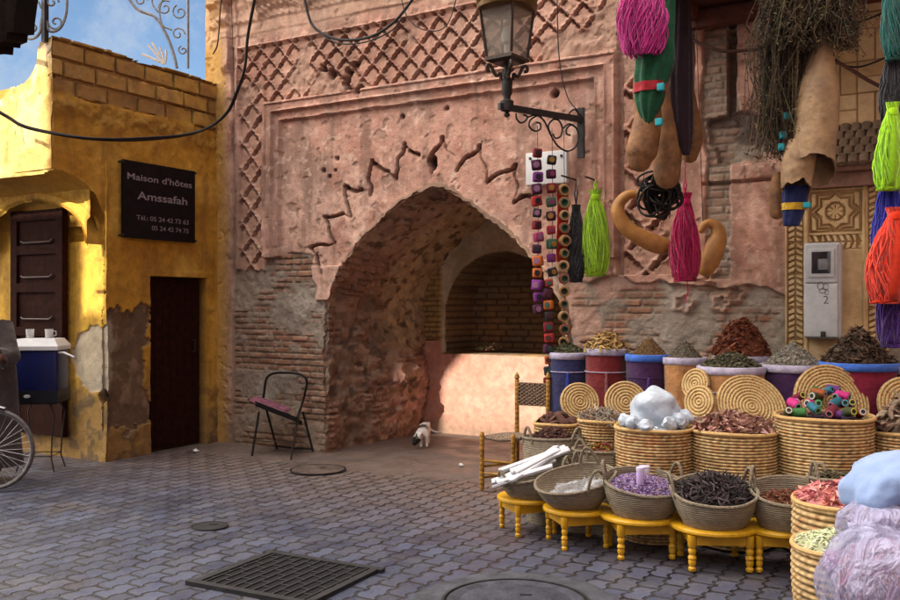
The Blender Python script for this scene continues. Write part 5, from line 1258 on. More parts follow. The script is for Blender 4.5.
# walking towards the camera with its head down to the left
V = [cp(.02, .20, .185), cp(.015, .10, .195), cp(.01, .02, .185), cp(-.02, -.03, .14), cp(-.055, -.06, .085), cp(-.075, -.085, .062), cp(-.085, -.10, .048),   # 0-6 hip..muzzle
     cp(.055, .22, .13), cp(.062, .26, .075), cp(.058, .235, .01), cp(-.02, .22, .13), cp(-.025, .25, .075), cp(-.03, .225, .01),           # hind legs
     cp(.045, .0, .12), cp(.052, .005, .06), cp(.05, -.015, .008), cp(-.01, -.0, .12), cp(-.012, .0, .06), cp(-.01, -.02, .008),              # fore legs
     cp(.05, .27, .18), cp(.11, .32, .13), cp(.16, .34, .115), cp(.20, .33, .125),                                                         # tail
     cp(-.085, -.045, .118), cp(-.040, -.075, .122)]                                                                                   # ears
E = [(0, 1), (1, 2), (2, 3), (3, 4), (4, 5), (5, 6), (0, 7), (7, 8), (8, 9), (0, 10), (10, 11), (11, 12), (2, 13), (13, 14), (14, 15), (2, 16), (16, 17), (17, 18), (0, 19), (19, 20), (20, 21), (21, 22), (4, 23), (4, 24)]
Rr = [.060, .062, .058, .040, .044, .036, .018, .034, .018, .014, .034, .018, .014, .026, .016, .016, .026, .016, .016, .018, .012, .011, .008, .007, .007]
orgc = Vector((V[1].x, V[1].y, 0)); o = skin('cat', V, E, Rr, 1, fur(cp(-.065, -.075, .075), .055, orgc)); tag(o, 'small white cat with a black head, sniffing the ground under the arch', 'cat')

# ================================================================ blue drink cooler on a wire stand, two glasses
Yq = 8.2; cb = at(41, 300, Yq); cz0 = at(41, 401, Yq).z; cz1 = at(41, 349, Yq).z
cw = 43/F*Yq; M_cool = mat('deep_blue_plastic', (.004, .009, .085), .4, .2, 6, .08, spec=.35); M_wht = mat('white_plastic', (.70, .70, .70), .4, .12, 8, .05)
cool = thing('drink_cooler', 'deep blue drink cooler with white lid and side handle', 'cooler', (cb.x, cb.y, cz0))
Mc = Matrix.Rotation(TH+.10, 4, 'Z')
mb = MB(); rbox(mb, (0, 0, 0), (cw, .34, cz1-cz0), .03); mb.v = [Matrix.Translation((cb.x, cb.y, (cz0+cz1)/2)) @ Mc @ v for v in mb.v]; mk('body', mb, M_cool, cool)
mb = MB(); w2, d2 = cw/2+.012, .182; lz = .115
mb.add([(-w2, -d2, 0), (w2, -d2, 0), (w2, d2, 0), (-w2, d2, 0), (-w2, -d2, .035), (w2, -d2, .035), (w2, d2, .035), (-w2, d2, .035), (-w2+.045, -d2+.045, .10), (w2-.045, -d2+.045, .10), (w2-.045, d2-.045, .10), (-w2+.045, d2-.045, .10)],
       [(3, 2, 1, 0), (0, 1, 5, 4), (1, 2, 6, 5), (2, 3, 7, 6), (3, 0, 4, 7), (4, 5, 9, 8), (5, 6, 10, 9), (6, 7, 11, 10), (7, 4, 8, 11), (8, 9, 10, 11)], None, Matrix.Translation((cb.x, cb.y, cz1-.004)) @ Mc)
lidc = mk('lid', mb, M_wht, cool, sharp=30)
mb = MB(); q = Matrix.Translation((cb.x, cb.y, 0)) @ Mc
mb.tube([q @ Vector(v) for v in ((cw/2-.01, -.12, cz1-.03), (cw/2+.05, -.13, cz1-.03), (cw/2+.14, -.14, cz1-.07))], [.022, .02, .015], 8, squash=.6); mk('handle', mb, M_wht, cool)
mb = MB(); mb.box((cb.x, cb.y, cz0+.055), (cw+.012, .352, .11), Mc); mk('base_band', mb, mat('black_plastic', (.012, .012, .018), .5, .2, 9, .1), cool)
mb = MB(); mb.lathe([(.022, 0), (.022, .006), (.001, .008)], 16, q @ Matrix.Translation((-.06, -.176, cz0+.06)) @ Matrix.Rotation(R(90), 4, 'X') @ Matrix.Diagonal((1.3, .7, 1, 1))); mk('badge', mb, M_wht, cool)
stand = thing('wire_stand', 'thin black bent-wire stand under the blue cooler', 'stand', (cb.x, cb.y, 0))
for sx in (-1, 1):
    for sy in (-1, 1):
        mb = MB(); mb.tube([q @ Vector(v) for v in ((sx*cw*.30, sy*.13, cz0), (sx*cw*.42, sy*.145, cz0-.12), (sx*cw*.36, sy*.14, .30), (sx*cw*.34, sy*.13, .12), (sx*cw*.42, sy*.15, 0))], .007, 6); mk('leg', mb, M_iron, stand)
mb = MB(); mb.tube([q @ Vector(v) for v in ((-cw*.34, -.13, .14), (cw*.34, -.13, .14), (cw*.34, .13, .14), (-cw*.34, .13, .14), (-cw*.34, -.13, .14))], .005, 6); mk('brace', mb, M_iron, stand)
mb = MB()
for i in range(5): mb.box(q @ Vector((0, -.15+i*.075, cz0-.009)), (cw*.95, .012, .012), Mc)
mk('rack', mb, M_iron, stand)
M_glass = mat('cut_glass', (.75, .75, .75), .08, .1, 40, .5, bscale=120, alpha=.55, spec=.8)
gz = cz1+.096
for k, (x, lb) in enumerate(((30, 'small tea glass on the cooler lid, without a handle'), (49, 'small glass mug with a handle on the cooler lid'))):
    p = at(x, 300, Yq); p.z = gz; t = thing('tea_glass', lb, 'glass', p)
    mb = MB(); mb.lathe([(.030, 0), (.032, .004), (.036, .085), (.034, .085), (.029, .010), (.001, .010)], 20, Matrix.Translation(p)); mk('bowl', mb, M_glass, t)
    if k: mb = MB(); mb.tube([p+RIGHT*.034+UP*.07, p+RIGHT*.065+UP*.065, p+RIGHT*.065+UP*.03, p+RIGHT*.034+UP*.02], .005, 6); mk('handle', mb, M_glass, t)
    mb = MB(); mb.lathe([(.029, .012), (.031, .035), (.001, .035)], 16, Matrix.Translation(p)); mk('tea_dregs', mb, mat('tea', (.20, .09, .03), .3, .2, 10, 0), t)

# ================================================================ bicycle (front wheel in view)
bc = at(-8, 449, 7.28); bdir = -RIGHT; rw = .332
bc.z = rw
bike = thing('bicycle', 'old bicycle, only its spoked front wheel with grey tyre in view', 'bicycle', (bc.x, bc.y, 0))
Mw = Matrix.Translation(bc) @ Matrix.Rotation(TH+.10, 4, 'Z') @ Matrix.Rotation(R(90), 4, 'X')
def wheel(M):
    wr = MB(); wr.lathe([(rw-.034, -.010), (rw-.026, -.014), (rw-.024, .0), (rw-.026, .014), (rw-.034, .010), (rw-.036, 0)], 64, M, cap=False)
    w_ = mk('wheel', wr, mat('dull_chrome', (.45, .45, .46), .3, .2, 30, .05, metal=.8), bike)
    ty = MB(); ty.lathe([(rw-.030+.024*(1-math.cos(a))*.66, .022*math.sin(a)) for a in [i*math.pi/6 for i in range(13)]], 64, M, cap=False); mk('tyre', ty, mat('grey_rubber', (.17, .16, .155), .7, .3, 30, .3, col2=(.06, .056, .055)), w_)
    sp = MB()
    for i in range(32):
        a = i*2*math.pi/32; b_ = a+(.55 if i % 2 else -.55); s_ = (1 if (i//2) % 2 else -1)*.025
        sp.tube([M @ Vector((.022*math.cos(b_), .022*math.sin(b_), s_)), M @ Vector(((rw-.035)*math.cos(a), (rw-.035)*math.sin(a), 0))], .0011, 4)
    mk('spokes', sp, mat('steel_wire', (.5, .5, .5), .35, .1, 20, 0, metal=.7), w_)
    hb = MB(); hb.lathe([(.008, -.05), (.008, -.034), (.024, -.032), (.024, -.022), (.014, -.018), (.014, .018), (.024, .022), (.024, .032), (.008, .034), (.008, .05)], 16, M); mk('hub', hb, M_blk, w_)
    return w_
wheel(Mw); Mw2 = Matrix.Translation(bc+bdir*1.02) @ Matrix.Rotation(TH+.05, 4, 'Z') @ Matrix.Rotation(R(90), 4, 'X'); wheel(Mw2)
M_bike = mat('dark_green_bike_paint', (.02, .035, .03), .4, .3, 20, .1, spec=.5)
def bk(name, pts, r_, m=M_bike): mb = MB(); mb.tube(pts, r_, 8); return mk(name, mb, m, bike)
hd = bc+bdir*.22+UP*.42; bb = bc+bdir*.58-UP*.05; st_ = bc+bdir*.72+UP*.42; ax2 = bc+bdir*1.02
for s_ in (-.045, .045): bk('fork', [bc+FWD*s_, bc+bdir*.06+UP*.16+FWD*s_, hd-UP*.06+FWD*s_*.6], [.009, .012, .013])
bk('frame', [hd+UP*.10, hd-UP*.06, bb], .016); bk('frame', [hd+UP*.08, st_+UP*.02], .014); bk('frame', [st_+UP*.12, bb], .015); bk('frame', [bb, ax2], .010); bk('frame', [st_, ax2], .009)
bk('handlebar', [hd+UP*.16+FWD*.28-bdir*-.1, hd+UP*.20+FWD*.12, hd+UP*.20, hd+UP*.20-FWD*.12, hd+UP*.16-FWD*.28+bdir*.1], .011, M_blk); bk('stem', [hd+UP*.08, hd+UP*.20], .012, M_blk)
mb = MB(); mb.blob(st_+UP*.17, (.14, .08, .035), 8, 14, .05, 2); mk('saddle', mb, M_blk, bike)
mb = MB(); pts = [bc+Vector((0, 0, 0))-bdir*(rw+.018)*math.cos(a)+UP*(rw+.018)*math.sin(a) for a in [R(72+i*8) for i in range(14)]]; mb.tube(pts, .022, 8, squash=.4); mk('mudguard', mb, mat('pale_mudguard', (.42, .42, .44), .35, .2, 20, .05, metal=.5), bike)

# ================================================================ person in a grey robe behind the wheel, almost out of frame
Yp = 7.75; pb = at(-13, 300, Yp); pb.z = 0
def pp(r_, f, z): return pb+RIGHT*r_+FWD*f+UP*z
person = thing('person', 'person in a loose grey robe reaching forward at the left edge', 'person', pb)
M_skin = mat('brown_skin', (.24, .115, .07), .55, .12, 20, .1, sss=.1)
Vb = [pp(0, 0, .92), pp(0, -.02, 1.10), pp(.01, -.05, 1.26), pp(.02, -.09, 1.36), pp(.03, -.14, 1.45), pp(.035, -.17, 1.55), pp(.035, -.18, 1.62),
      pp(.16, -.06, 1.27), pp(.27, -.14, 1.07), pp(.10, -.32, 1.01), pp(.03, -.38, 1.0),
      pp(-.15, -.08, 1.27), pp(-.25, -.18, 1.05), pp(-.16, -.38, 1.02), pp(-.12, -.45, 1.01),
      pp(.09, 0, .88), pp(.10, -.04, .50), pp(.10, .0, .10), pp(.10, -.12, .04), pp(-.09, 0, .88), pp(-.10, -.02, .50), pp(-.10, .03, .10), pp(-.10, -.09, .04)]
Eb = [(0, 1), (1, 2), (2, 3), (3, 4), (4, 5), (5, 6), (2, 7), (7, 8), (8, 9), (9, 10), (2, 11), (11, 12), (12, 13), (13, 14), (0, 15), (15, 16), (16, 17), (17, 18), (0, 19), (19, 20), (20, 21), (21, 22)]
Rb = [.14, .13, .14, .062, .075, .092, .072, .062, .044, .034, .030, .062, .044, .034, .030, .085, .055, .038, .034, .085, .055, .038, .034]
skin('body', Vb, Eb, Rb, 0, M_skin, person)
def hand(wr, d, up_, m):
    side = d.cross(up_).normalized()
    for i in range(4):
        b_ = wr+d*.055+side*(i-1.5)*.019; L = (.07, .08, .076, .06)[i]
        mb = MB(); mb.tube([wr+d*.01+side*(i-1.5)*.016, b_, b_+d*L*.45-up_*.008, b_+d*L*.8-up_*.035, b_+d*L*.75-up_*.055], [.012, .0105, .0095, .0085, .006], 8); mk('finger', mb, m, person)
    mb = MB(); mb.tube([wr+d*.0-side*.02, wr+d*.03-side*.05-up_*.01, wr+d*.065-side*.052-up_*.03], [.013, .011, .007], 8); mk('thumb', mb, m, person)
hand(Vb[10], (Vb[10]-Vb[9]).normalized(), UP, M_skin); hand(Vb[14], (Vb[14]-Vb[13]).normalized(), UP, M_skin)
fcx = pp(.035, -.255, 1.565)
mb = MB(); mb.blob(fcx+FWD*.005, (.016, .022, .026), 6, 8, .05, 1); mk('nose', mb, M_skin, person)
for s_ in (-1, 1):
    mb = MB(); mb.blob(pp(.035+s_*.034, -.245, 1.60), (.012, .008, .007), 6, 8, 0, 1); mk('eye', mb, mat('dark_eye', (.03, .02, .02), .2, .1, 9, 0), person)
    mb = MB(); mb.blob(pp(.035+s_*.092, -.165, 1.575), (.012, .022, .032), 6, 8, .05, 1); mk('ear', mb, M_skin, person)
mb = MB(); mb.tube([pp(.012, -.252, 1.525), pp(.035, -.258, 1.522), pp(.058, -.252, 1.525)], [.004, .006, .004], 6); mk('mouth', mb, mat('lips', (.20, .07, .05), .5, .1, 9, 0), person)
mb = MB(); mb.blob(pp(.035, -.155, 1.625), (.092, .10, .075), 10, 14, .04, 3); mk('hair', mb, mat('black_hair', (.012, .010, .010), .7, .3, 60, .4), person)
M_robe = mat('grey_wool_robe', (.085, .068, .062), .95, .25, 9, .6, bscale=13, bdist=.03, sheen=.2)
mb = MB(); prof = []
for (z, r_) in ((.12, .28), (.3, .265), (.6, .25), (.9, .235), (1.1, .22), (1.24, .21), (1.32, .16), (1.385, .085)): prof.append((r_, z))
mb.lathe(prof, 48, Matrix.Translation(pb) @ Matrix.Rotation(TH, 4, 'Z') @ Matrix.Diagonal((1.05, .75, 1, 1)), None, lambda an, z, i: 1+(.05*math.sin(an*9+z*2)+.05*mnoise.noise(Vector((math.cos(an)*2, math.sin(an)*2, z*3))))*max(.15, (1.3-z)/1.2), cap=False)
mb.v = [v+FWD*(-.09*max(0, v.z-1.0)/.38) for v in mb.v]; mk('robe', mb, M_robe, person, sharp=None)
for (a, b_, c_) in ((Vb[7], Vb[8], Vb[9]), (Vb[11], Vb[12], Vb[13])):
    mb = MB(); pts = [a+(a-b_)*.25+UP*.0, a.lerp(b_, .5), b_, b_.lerp(c_, .22), b_.lerp(c_, .36)]
    mb.tube([Vector(p) for p in crom(pts, 5)], [.10-.003*i for i in range(8)]+[.078+.016*(i/12) for i in range(13)], 28, cap=False); mb.v = [v+Vector((.012*mnoise.noise(v*16), .012*mnoise.noise(v*16+Vector((5, 0, 0))), .016*mnoise.noise(Vector((v.x*22, v.y*22, v.z*7))))) for v in mb.v]; mk('sleeve', mb, M_robe, person, sharp=None)
# ================================================================ street lantern on its scrolled wall bracket
M_bronze = mat('dark_bronze', (.050, .034, .022), .45, .35, 18, .3, metal=.5, spec=.5)
M_brass = mat('tarnished_brass', (.17, .095, .028), .4, .35, 16, .3, metal=.6)
YL0, YL1 = 7.27, wp(580, 119, -.05).dot(FWD)-Vector((CU, CT, 0)).dot(FWD)
def lp(px, py): return at(px, py, YL0+(YL1-YL0)*(px-503)/77)
def z3(x, y): return lp(440+x/3, y/3)
lamp = thing('wall_lantern', 'dark bronze four-sided lantern on a scrolled iron wall bracket', 'lantern', wp(581, 157, -.03))
mb = MB(); a, b = wp(581, 108, -.03), wp(581, 158, -.03); mb.box((a+b)/2, (.06, .03, (a-b).length)); mk('wall_plate', mb, M_iron, lamp)
mb = MB(); mb.bar(lp(499, 106), wp(581, 119.5, -.04), .035, .05); mk('arm', mb, M_iron, lamp)
for pts in ([(228, 340), (230, 356), (242, 368), (256, 362), (262, 350), (250, 344)],
            [(262, 352), (288, 345), (312, 362), (330, 400), (352, 436), (380, 453), (405, 442), (416, 412), (410, 386), (394, 375), (380, 386), (380, 401), (391, 406)],
            [(290, 347), (271, 360), (268, 380), (285, 393), (301, 386), (300, 370), (288, 367)],
            [(331, 400), (325, 376), (340, 358), (358, 363), (367, 386), (361, 409), (346, 414), (339, 401)],
            [(420, 345), (404, 328), (388, 340), (390, 360), (404, 362)], [(368, 386), (385, 372), (400, 376)]):
    mb = MB(); mb.tube([Vector(p) for p in crom([z3(*p) for p in pts], 5)], .008, 6); mk('scroll', mb, M_iron, lamp)
pc = lp(507, 60); pk = lp(507, 105)
mb = MB(); hL = pc.z-pk.z
mb.lathe([(.001, -.10), (.022, -.09), (.026, -.075), (.012, -.06), (.05, -.045), (.055, .03), (.03, .045), (.030, .07), (.042, .09), (.045, hL*.55), (.028, hL*.60), (.026, hL*.95), (.05, hL)], 14, Matrix.Translation(pk)); mk('stem', mb, M_iron, lamp)
LR = Matrix.Translation(pc) @ Matrix.Rotation(TH+R(8), 4, 'Z')
def zy(y): return lp(507, y).z-pc.z
rb_, rt_ = .168, .222; z0_, z1_ = zy(57), zy(10)
mb = MB(); mb.lathe([(.001, -.03), (.13, -.03), (.185, -.01), (.185, .012), (.16, .022), (.001, .022)], 4, LR); mk('base_plate', mb, M_bronze, lamp, smooth=False)
for k in range(4):
    a = k*math.pi/2; d = Vector((math.cos(a), math.sin(a), 0))
    mb = MB(); mb.tube([LR @ (d*q+UP*z) for q, z in [tuple(p) for p in crom([(.05, -hL*.45), (.055, -hL*.3), (.09, -.13), (.135, -.05), (.165, -.05), (.165, -.085), (.14, -.09)], 4)]], .014, 7); mk('scroll_support', mb, M_bronze, lamp)
    a2 = a+math.pi/2; e = Vector((math.cos(a2), math.sin(a2), 0))
    mb = MB(); mb.bar(LR @ (d*rb_+UP*z0_), LR @ (d*rt_+UP*z1_), .02, .02); mk('corner_bar', mb, M_bronze, lamp)
    mb = MB(); q = .97; mb.add([d*rb_*q+UP*z0_, e*rb_*q+UP*z0_, e*rt_*q+UP*z1_, d*rt_*q+UP*z1_], [(0, 1, 2, 3)], None, LR); mk('glass_pane', mb, M_lglass if 'M_lglass' in globals() else globals().setdefault('M_lglass', mat('smoky_lantern_glass', (.34, .30, .25), .15, .25, 5, .1, alpha=.55, spec=.7)), lamp, smooth=False)
mb = MB(); mb.lathe([(rt_*.98, z1_-.01), (rt_*1.10, z1_+.0), (rt_*1.13, z1_+.03), (rt_*1.04, z1_+.05), (rt_*1.12, z1_+.07), (rt_*1.14, z1_+.085), (.14, z1_+.20), (.07, z1_+.32), (.03, z1_+.36), (.04, z1_+.40), (.001, z1_+.46)], 28, LR); cap_ = mk('cap', mb, M_brass, lamp)
mb = MB(); mb.lathe([(.02, .02), (.02, .12), (.045, .14), (.05, .20), (.03, .26), (.001, .28)], 14, LR); mk('bulb', mb, mat('milky_bulb', (.6, .58, .52), .3, .1, 5, 0), lamp)

# white plate on the wall behind the beads
a, b = wp(527, 186, -.05), wp(568, 150, -.05)
pl = thing('white_panel', 'square white metal panel on the pink wall behind the bead strings', 'panel', ((a.x+b.x)/2, -.05, a.z))
mb = MB(); rbox(mb, ((a.x+b.x)/2, -.05, (a.z+b.z)/2), (b.x-a.x, .06, b.z-a.z), .008); mk('plate', mb, mat('white_enamel', (.70, .70, .69), .45, .08, 7, .1), pl)
for fx in (.12, .88):
    mb = MB(); mb.box((a.x+(b.x-a.x)*fx, -.085, b.z-.05), (.02, .012, .02)); mk('screw', mb, M_iron, pl)

# ================================================================ bead strings hanging from the bracket
M_bead = mat('felt_bead', attr=True, rough=.8, var=.2, scale=60, bump=.35)
M_string = mat('dark_string', (.05, .035, .03), .9, .2, 40, 0)
BC = [(.16, .01, .02), (.05, .008, .03), (.28, .03, .10), (.40, .10, .02), (.14, .02, .16), (.02, .02, .025), (.30, .02, .02), (.03, .10, .06)]
BI = [(.17, .03, .08), (.06, .012, .012), (.015, .012, .015), (.26, .13, .02), (.02, .08, .06), (.22, .10, .17)]
rb2 = random.Random(12)
def strand(label, px, y0, y1, Y, n, kind, pal, size, ytop):
    t0, t1 = at(px, ytop, Y), at(px, y1+3, Y)
    t = thing('bead_string', label, 'bead string', t1, 'strings of felt beads under the lantern')
    mb = MB(); mb.tube([t0, t0.lerp(t1, .5)+RIGHT*.006, t1], .003, 5); mk('string', mb, M_string, t)
    for i in range(n):
        p = at(px+rb2.uniform(-1, 1), y0+(y1-y0)*i/(n-1), Y); c1 = pal[i % len(pal)] if not callable(pal) else pal(i); c2 = BI[(i*3+n) % len(BI)]
        mb = MB(); M = Matrix.Translation(p) @ Matrix.Rotation(TH+rb2.uniform(-.5, .5), 4, 'Z') @ Matrix.Rotation(rb2.uniform(-.2, .2), 4, 'Y')
        s_ = size*rb2.uniform(.88, 1.1)
        if kind == 'cube':
            bx = MB(); rbox(bx, (0, 0, 0), (s_*2, s_*1.5, s_*2), s_*.3, 2); mb.add(bx.v, bx.f, c1, M)
            mb.lathe([(s_*.62, 0), (s_*.60, .004), (.001, .005)], 12, M @ Matrix.Translation((0, -s_*.75, 0)) @ Matrix.Rotation(R(90), 4, 'X'), c2)
        else:
            mb.lathe([(s_*.45, -s_*.5), (s_*.95, -s_*.55), (s_*1.1, 0), (s_*.95, s_*.55), (s_*.55, s_*.6), (s_*.45, s_*.2), (.001, s_*.1)], 14, M @ Matrix.Rotation(R(90), 4, 'X'), lambda an, z, j: c1 if j < 4 else ((.02, .05, .02) if j > 4 else c2))
        mk('bead', mb, M_bead, t, sharp=50)
strand('longest left string of square maroon, orange and violet felt beads', 537.5, 153, 309, 7.42, 14, 'cube', [BC[0], BC[1], BC[4], BC[1], BC[6], BC[5], BC[0], BC[2], BC[1], BC[3], BC[3], BC[4], BC[4], BC[1]], .040, 126)
strand('short middle string of dark square beads on a red cloth strip', 552, 160, 272, 7.44, 9, 'cube', [BC[5], BC[1], BC[0], BC[7], BC[1], BC[6], BC[7], BC[4]], .038, 128)
strand('lower string of small red and dark beads reaching down beside the navy drum', 548.5, 283, 382, 7.40, 10, 'cube', [BC[6], BC[1], BC[3], BC[5], BC[0]], .036, 276)
strand('right string of tan ring beads with dark green holes over a red strip', 564, 190, 342, 7.46, 13, 'ring', [(.42, .25, .10), (.34, .16, .06), (.46, .30, .14), (.30, .08, .04)], .044, 130)
mb = MB()
def strip(mb, px0, px1, y0, y1, Y, col):
    n = 9
    for j in range(n):
        for i in range(2): pass
    vs_ = []
    for j in range(n+1):
        f = j/n; y = y0+(y1-y0)*f
        for x in (px0, (px0+px1)/2, px1): vs_.append(at(x+math.sin(f*6)*.6, y, Y)+FWD*(.012*math.sin(f*9)+(.012 if x == (px0+px1)/2 else 0)))
    o = len(vs_); vs_ += [v+FWD*.006 for v in vs_]
    fs = []
    for j in range(n):
        for i in range(2): k = j*3+i; fs += [(k, k+1, k+4, k+3), (o+k+3, o+k+4, o+k+1, o+k)]
    mb.add(vs_, fs, col)
strip(mb, 557, 568, 186, 262, 7.50, (.5, .03, .01)); o = mk('cloth_strip', mb, fabric('scarlet_cloth', (.50, .028, .015)), sharp=None); tag(o, 'narrow scarlet cloth strip hanging behind the ring beads', 'cloth strip')

# ================================================================ skeins of yarn
def yarn(col): return mat('dyed_yarn', col, .9, .2, 40, .5, bscale=220, bdist=.004, sheen=.3, spec=.1, attr=True)
def skein(label, px, y0, y1, hw, Y, col, seed=1, n=240, tie=.10, top=None, ragged=.05, slant=0, cat='yarn skein', group='hanging skeins of dyed yarn', belly=.6, tube_r=.0038, loop=True):
    a, b = at(px, y0, Y), at(px+slant, y1, Y); L = (a-b).length; r = hw/F*Y; rs = random.Random(seed)
    t = thing('yarn_skein', label, cat, b, group); m = yarn(col); mb = MB()
    def prof(q):   # radius along the length
        if q < tie: return .30+.15*abs(q-tie)/tie
        u = (q-tie)/(1-tie); return .30+.70*math.sin(min(1, u/belly)*math.pi/2)*(1-.42*max(0, (u-.66)/.34)**2)
    for i in range(n):
        an = rs.uniform(0, 6.283); rho = math.sqrt(rs.uniform(.25, 1)); wob = rs.uniform(0, 6.28); twist = 1.1 if seed % 2 else -.9; Ln = 1-rs.uniform(0, ragged+.06)*rs.random()*(1.5 if loop else 1); pts = []
        for j in range(13):
            q = j/12*Ln; rr_ = r*rho*prof(q)*(1+.09*math.sin(q*(9+wob)+wob)); aa = an+.45*math.sin(q*4+wob)+twist*q
            c = a.lerp(b, q); pts.append(c+RIGHT*(rr_*math.cos(aa))+FWD*(rr_*.62*math.sin(aa))+UP*.004*math.sin(wob+j))
        if loop: pts.append(a.lerp(b, min(1.0, Ln+.012))+RIGHT*(r*rho*.8*math.cos(an+.12))+FWD*(r*rho*.5*math.sin(an+.12)))
        kk = rs.uniform(.55, 1.25); mb.tube(pts, tube_r*rs.uniform(.7, 1.4), 4, tuple(min(1, x*kk) for x in col), cap=False)
    mb.lathe([(r*.75*prof(q), -L*q) for q in [k/14*.96 for k in range(15)]], 18, col=tuple(x*.6 for x in col), M=Matrix.Translation(a) @ Matrix.Rotation(TH, 4, 'Z') @ Matrix.Shear('XY', 4, (0, 0)) @ Matrix.Diagonal((1, .6, 1, 1)) if not slant else Matrix.Translation(a) @ (b-a).to_track_quat('-Z', 'Y').to_matrix().to_4x4() @ Matrix.Diagonal((1, .6, 1, 1)))
    mk('strands', mb, m, t, sharp=None)
    if tie > 0:
        mb = MB(); q = a.lerp(b, tie); mb.lathe([(r*.33, -.02), (r*.37, 0), (r*.33, .02)], 14, Matrix.Translation(q), col, cap=False); mk('tie', mb, m, t)
    if top is not None:
        mb = MB(); e = at(px, top, Y); mb.tube([a, a.lerp(e, .5)+RIGHT*.012, e, e.lerp(a, .5)-RIGHT*.012, a], .006, 6, col, cap=False); mk('hanging_loop', mb, m, t)
    return t
skein('lime green yarn skein hanging on the wall beside the felt beads', 595.5, 190, 276, 13.5, 7.5, (.32, .56, .012), 1, top=180, tie=.08)
skein('thin black yarn skein between the ring beads and the lime green skein', 576, 205, 282, 9, 7.52, (.012, .011, .014), 2, top=182, tie=.03)
t = skein('crimson pink yarn skein hanging between the two hooked gourds', 685, 193, 281, 14.5, 6.85, (.50, .008, .10), 3, top=178, tie=.10)
mb = MB(); mb.tube([at(687, 278, 6.85), at(688, 292, 6.85), at(684, 303, 6.86)], .005, 5, (.40, .01, .08)); mk('loose_end', mb, yarn((.40, .01, .08)), t)
mb = MB(); mb.tube([at(685, 178, 6.85), at(687, 100, 6.85), at(688, 15, 6.85)], .004, 5, (.30, .02, .08)); mk('cord', mb, yarn((.30, .02, .08)), t)
skein('large magenta-lilac yarn skein at the top left of the hanging goods', 643, -32, 56, 25, 5.82, (.54, .035, .25), 4, n=330, tie=.05, ragged=.18, loop=False)
skein('dark teal yarn skein at the top right corner', 897, -45, 60, 15, 5.02, (.005, .10, .085), 5, tie=.04)
skein('black yarn skein below the teal one at the right edge', 893, 50, 128, 13, 5.06, (.010, .010, .014), 6, tie=.05)
skein('neon lime yarn skein at the right edge, above the blue one', 893, 103, 190, 15, 4.98, (.33, .66, .01), 7, tie=.10, slant=-5)
skein('royal blue yarn skein at the right edge', 890, 172, 268, 16, 5.05, (.008, .012, .30), 8, tie=.08, slant=-3)
skein('orange-red yarn skein in front of the blue and purple skeins at the right edge', 897, 208, 303, 23, 4.92, (.66, .035, .008), 9, tie=.08, slant=-9)
skein('deep purple yarn skein reaching lowest at the right edge', 893, 255, 347, 16, 5.02, (.055, .012, .16), 10, tie=.06)

# ================================================================ gourds
M_gourd = mat('polished_gourd', (.47, .225, .055), .5, .22, 11, .3, bscale=40, spec=.35, col2=(.26, .11, .035))
M_gourd2 = mat('dull_brown_gourd', (.33, .16, .06), .6, .3, 9, .25, spec=.2, col2=(.075, .035, .022))
M_skin_g = mat('scuffed_tan_gourd', (.40, .25, .125), .55, .3, 7, .6, bscale=16, spec=.3, col2=(.16, .095, .055), bdist=.02)
def gourd(name, label, pts, rad, Y, m, n=6, group=None, cat='gourd'):
    c = crom([tuple(at(x, y, Y))+(r_/F*Y,) for (x, y), r_ in zip(pts, rad)], n); mb = MB()
    e0, e1 = c[0], c[-1]
    P_ = [Vector(q[:3]) for q in c]; Rr_ = [q[3] for q in c]
    d0 = (P_[0]-P_[1]).normalized(); d1 = (P_[-1]-P_[-2]).normalized()
    for k in (.6, .9, 1.0): P_.insert(0, P_[0] if False else Vector(e0[:3])+d0*e0[3]*k); Rr_.insert(0, e0[3]*math.sqrt(max(.0025, 1-k*k)))
    for k in (.6, .9, 1.0): P_.append(Vector(e1[:3])+d1*e1[3]*k); Rr_.append(e1[3]*math.sqrt(max(.0025, 1-k*k)))
    mb.tube(P_, Rr_, 22); o = mk(name, mb, m, sharp=None); tag(o, label, cat, group); return o
G = 'dried gourds hanging over the stall'
gourd('hooked_gourd', 'long tan gourd bent like a hook, left of the crimson skein', [(644, 198), (637, 195), (628, 195), (619.5, 203), (618, 213), (625, 226), (637, 235), (651, 242), (663, 246)], [3.6, 4, 5, 6, 7, 7.6, 8.2, 9.2, 9], 7.0, M_gourd, group=G)
gourd('hooked_gourd', 'small glossy orange gourd with a curled neck, right of the crimson skein', [(701.5, 230), (704, 225.5), (709.5, 223), (716, 227), (718.5, 236), (714.5, 249), (709.5, 261), (706.5, 268)], [3.3, 3.9, 4.4, 6, 8, 10, 10, 8.6], 7.0, M_gourd, group=G)
gourd('long_gourd', 'bulbous brown gourd hanging below the green cloth, nearest the camera', [(648, 62), (646, 90), (648, 115), (645, 135), (641.5, 152), (640, 160)], [13, 13, 13.5, 15, 15.5, 12], 6.0, M_gourd2, group=G)
gourd('long_gourd', 'dark brown gourd hanging just behind the bulbous one', [(668, 90), (668, 120), (667, 150), (667, 176)], [12, 14, 15, 13], 6.2, M_gourd2, group=G)
gourd('long_gourd', 'narrow brown gourd half hidden behind the dark maroon cloth', [(686, 85), (690, 115), (692, 138), (690, 155)], [7, 9, 11, 8], 6.35, M_gourd2, group=G)
gourd('small_gourd', 'small brown gourd beside the navy and yellow cloth', [(778, 178), (777, 195), (777, 212)], [6, 8, 7.5], 5.75, M_gourd2, group=G)
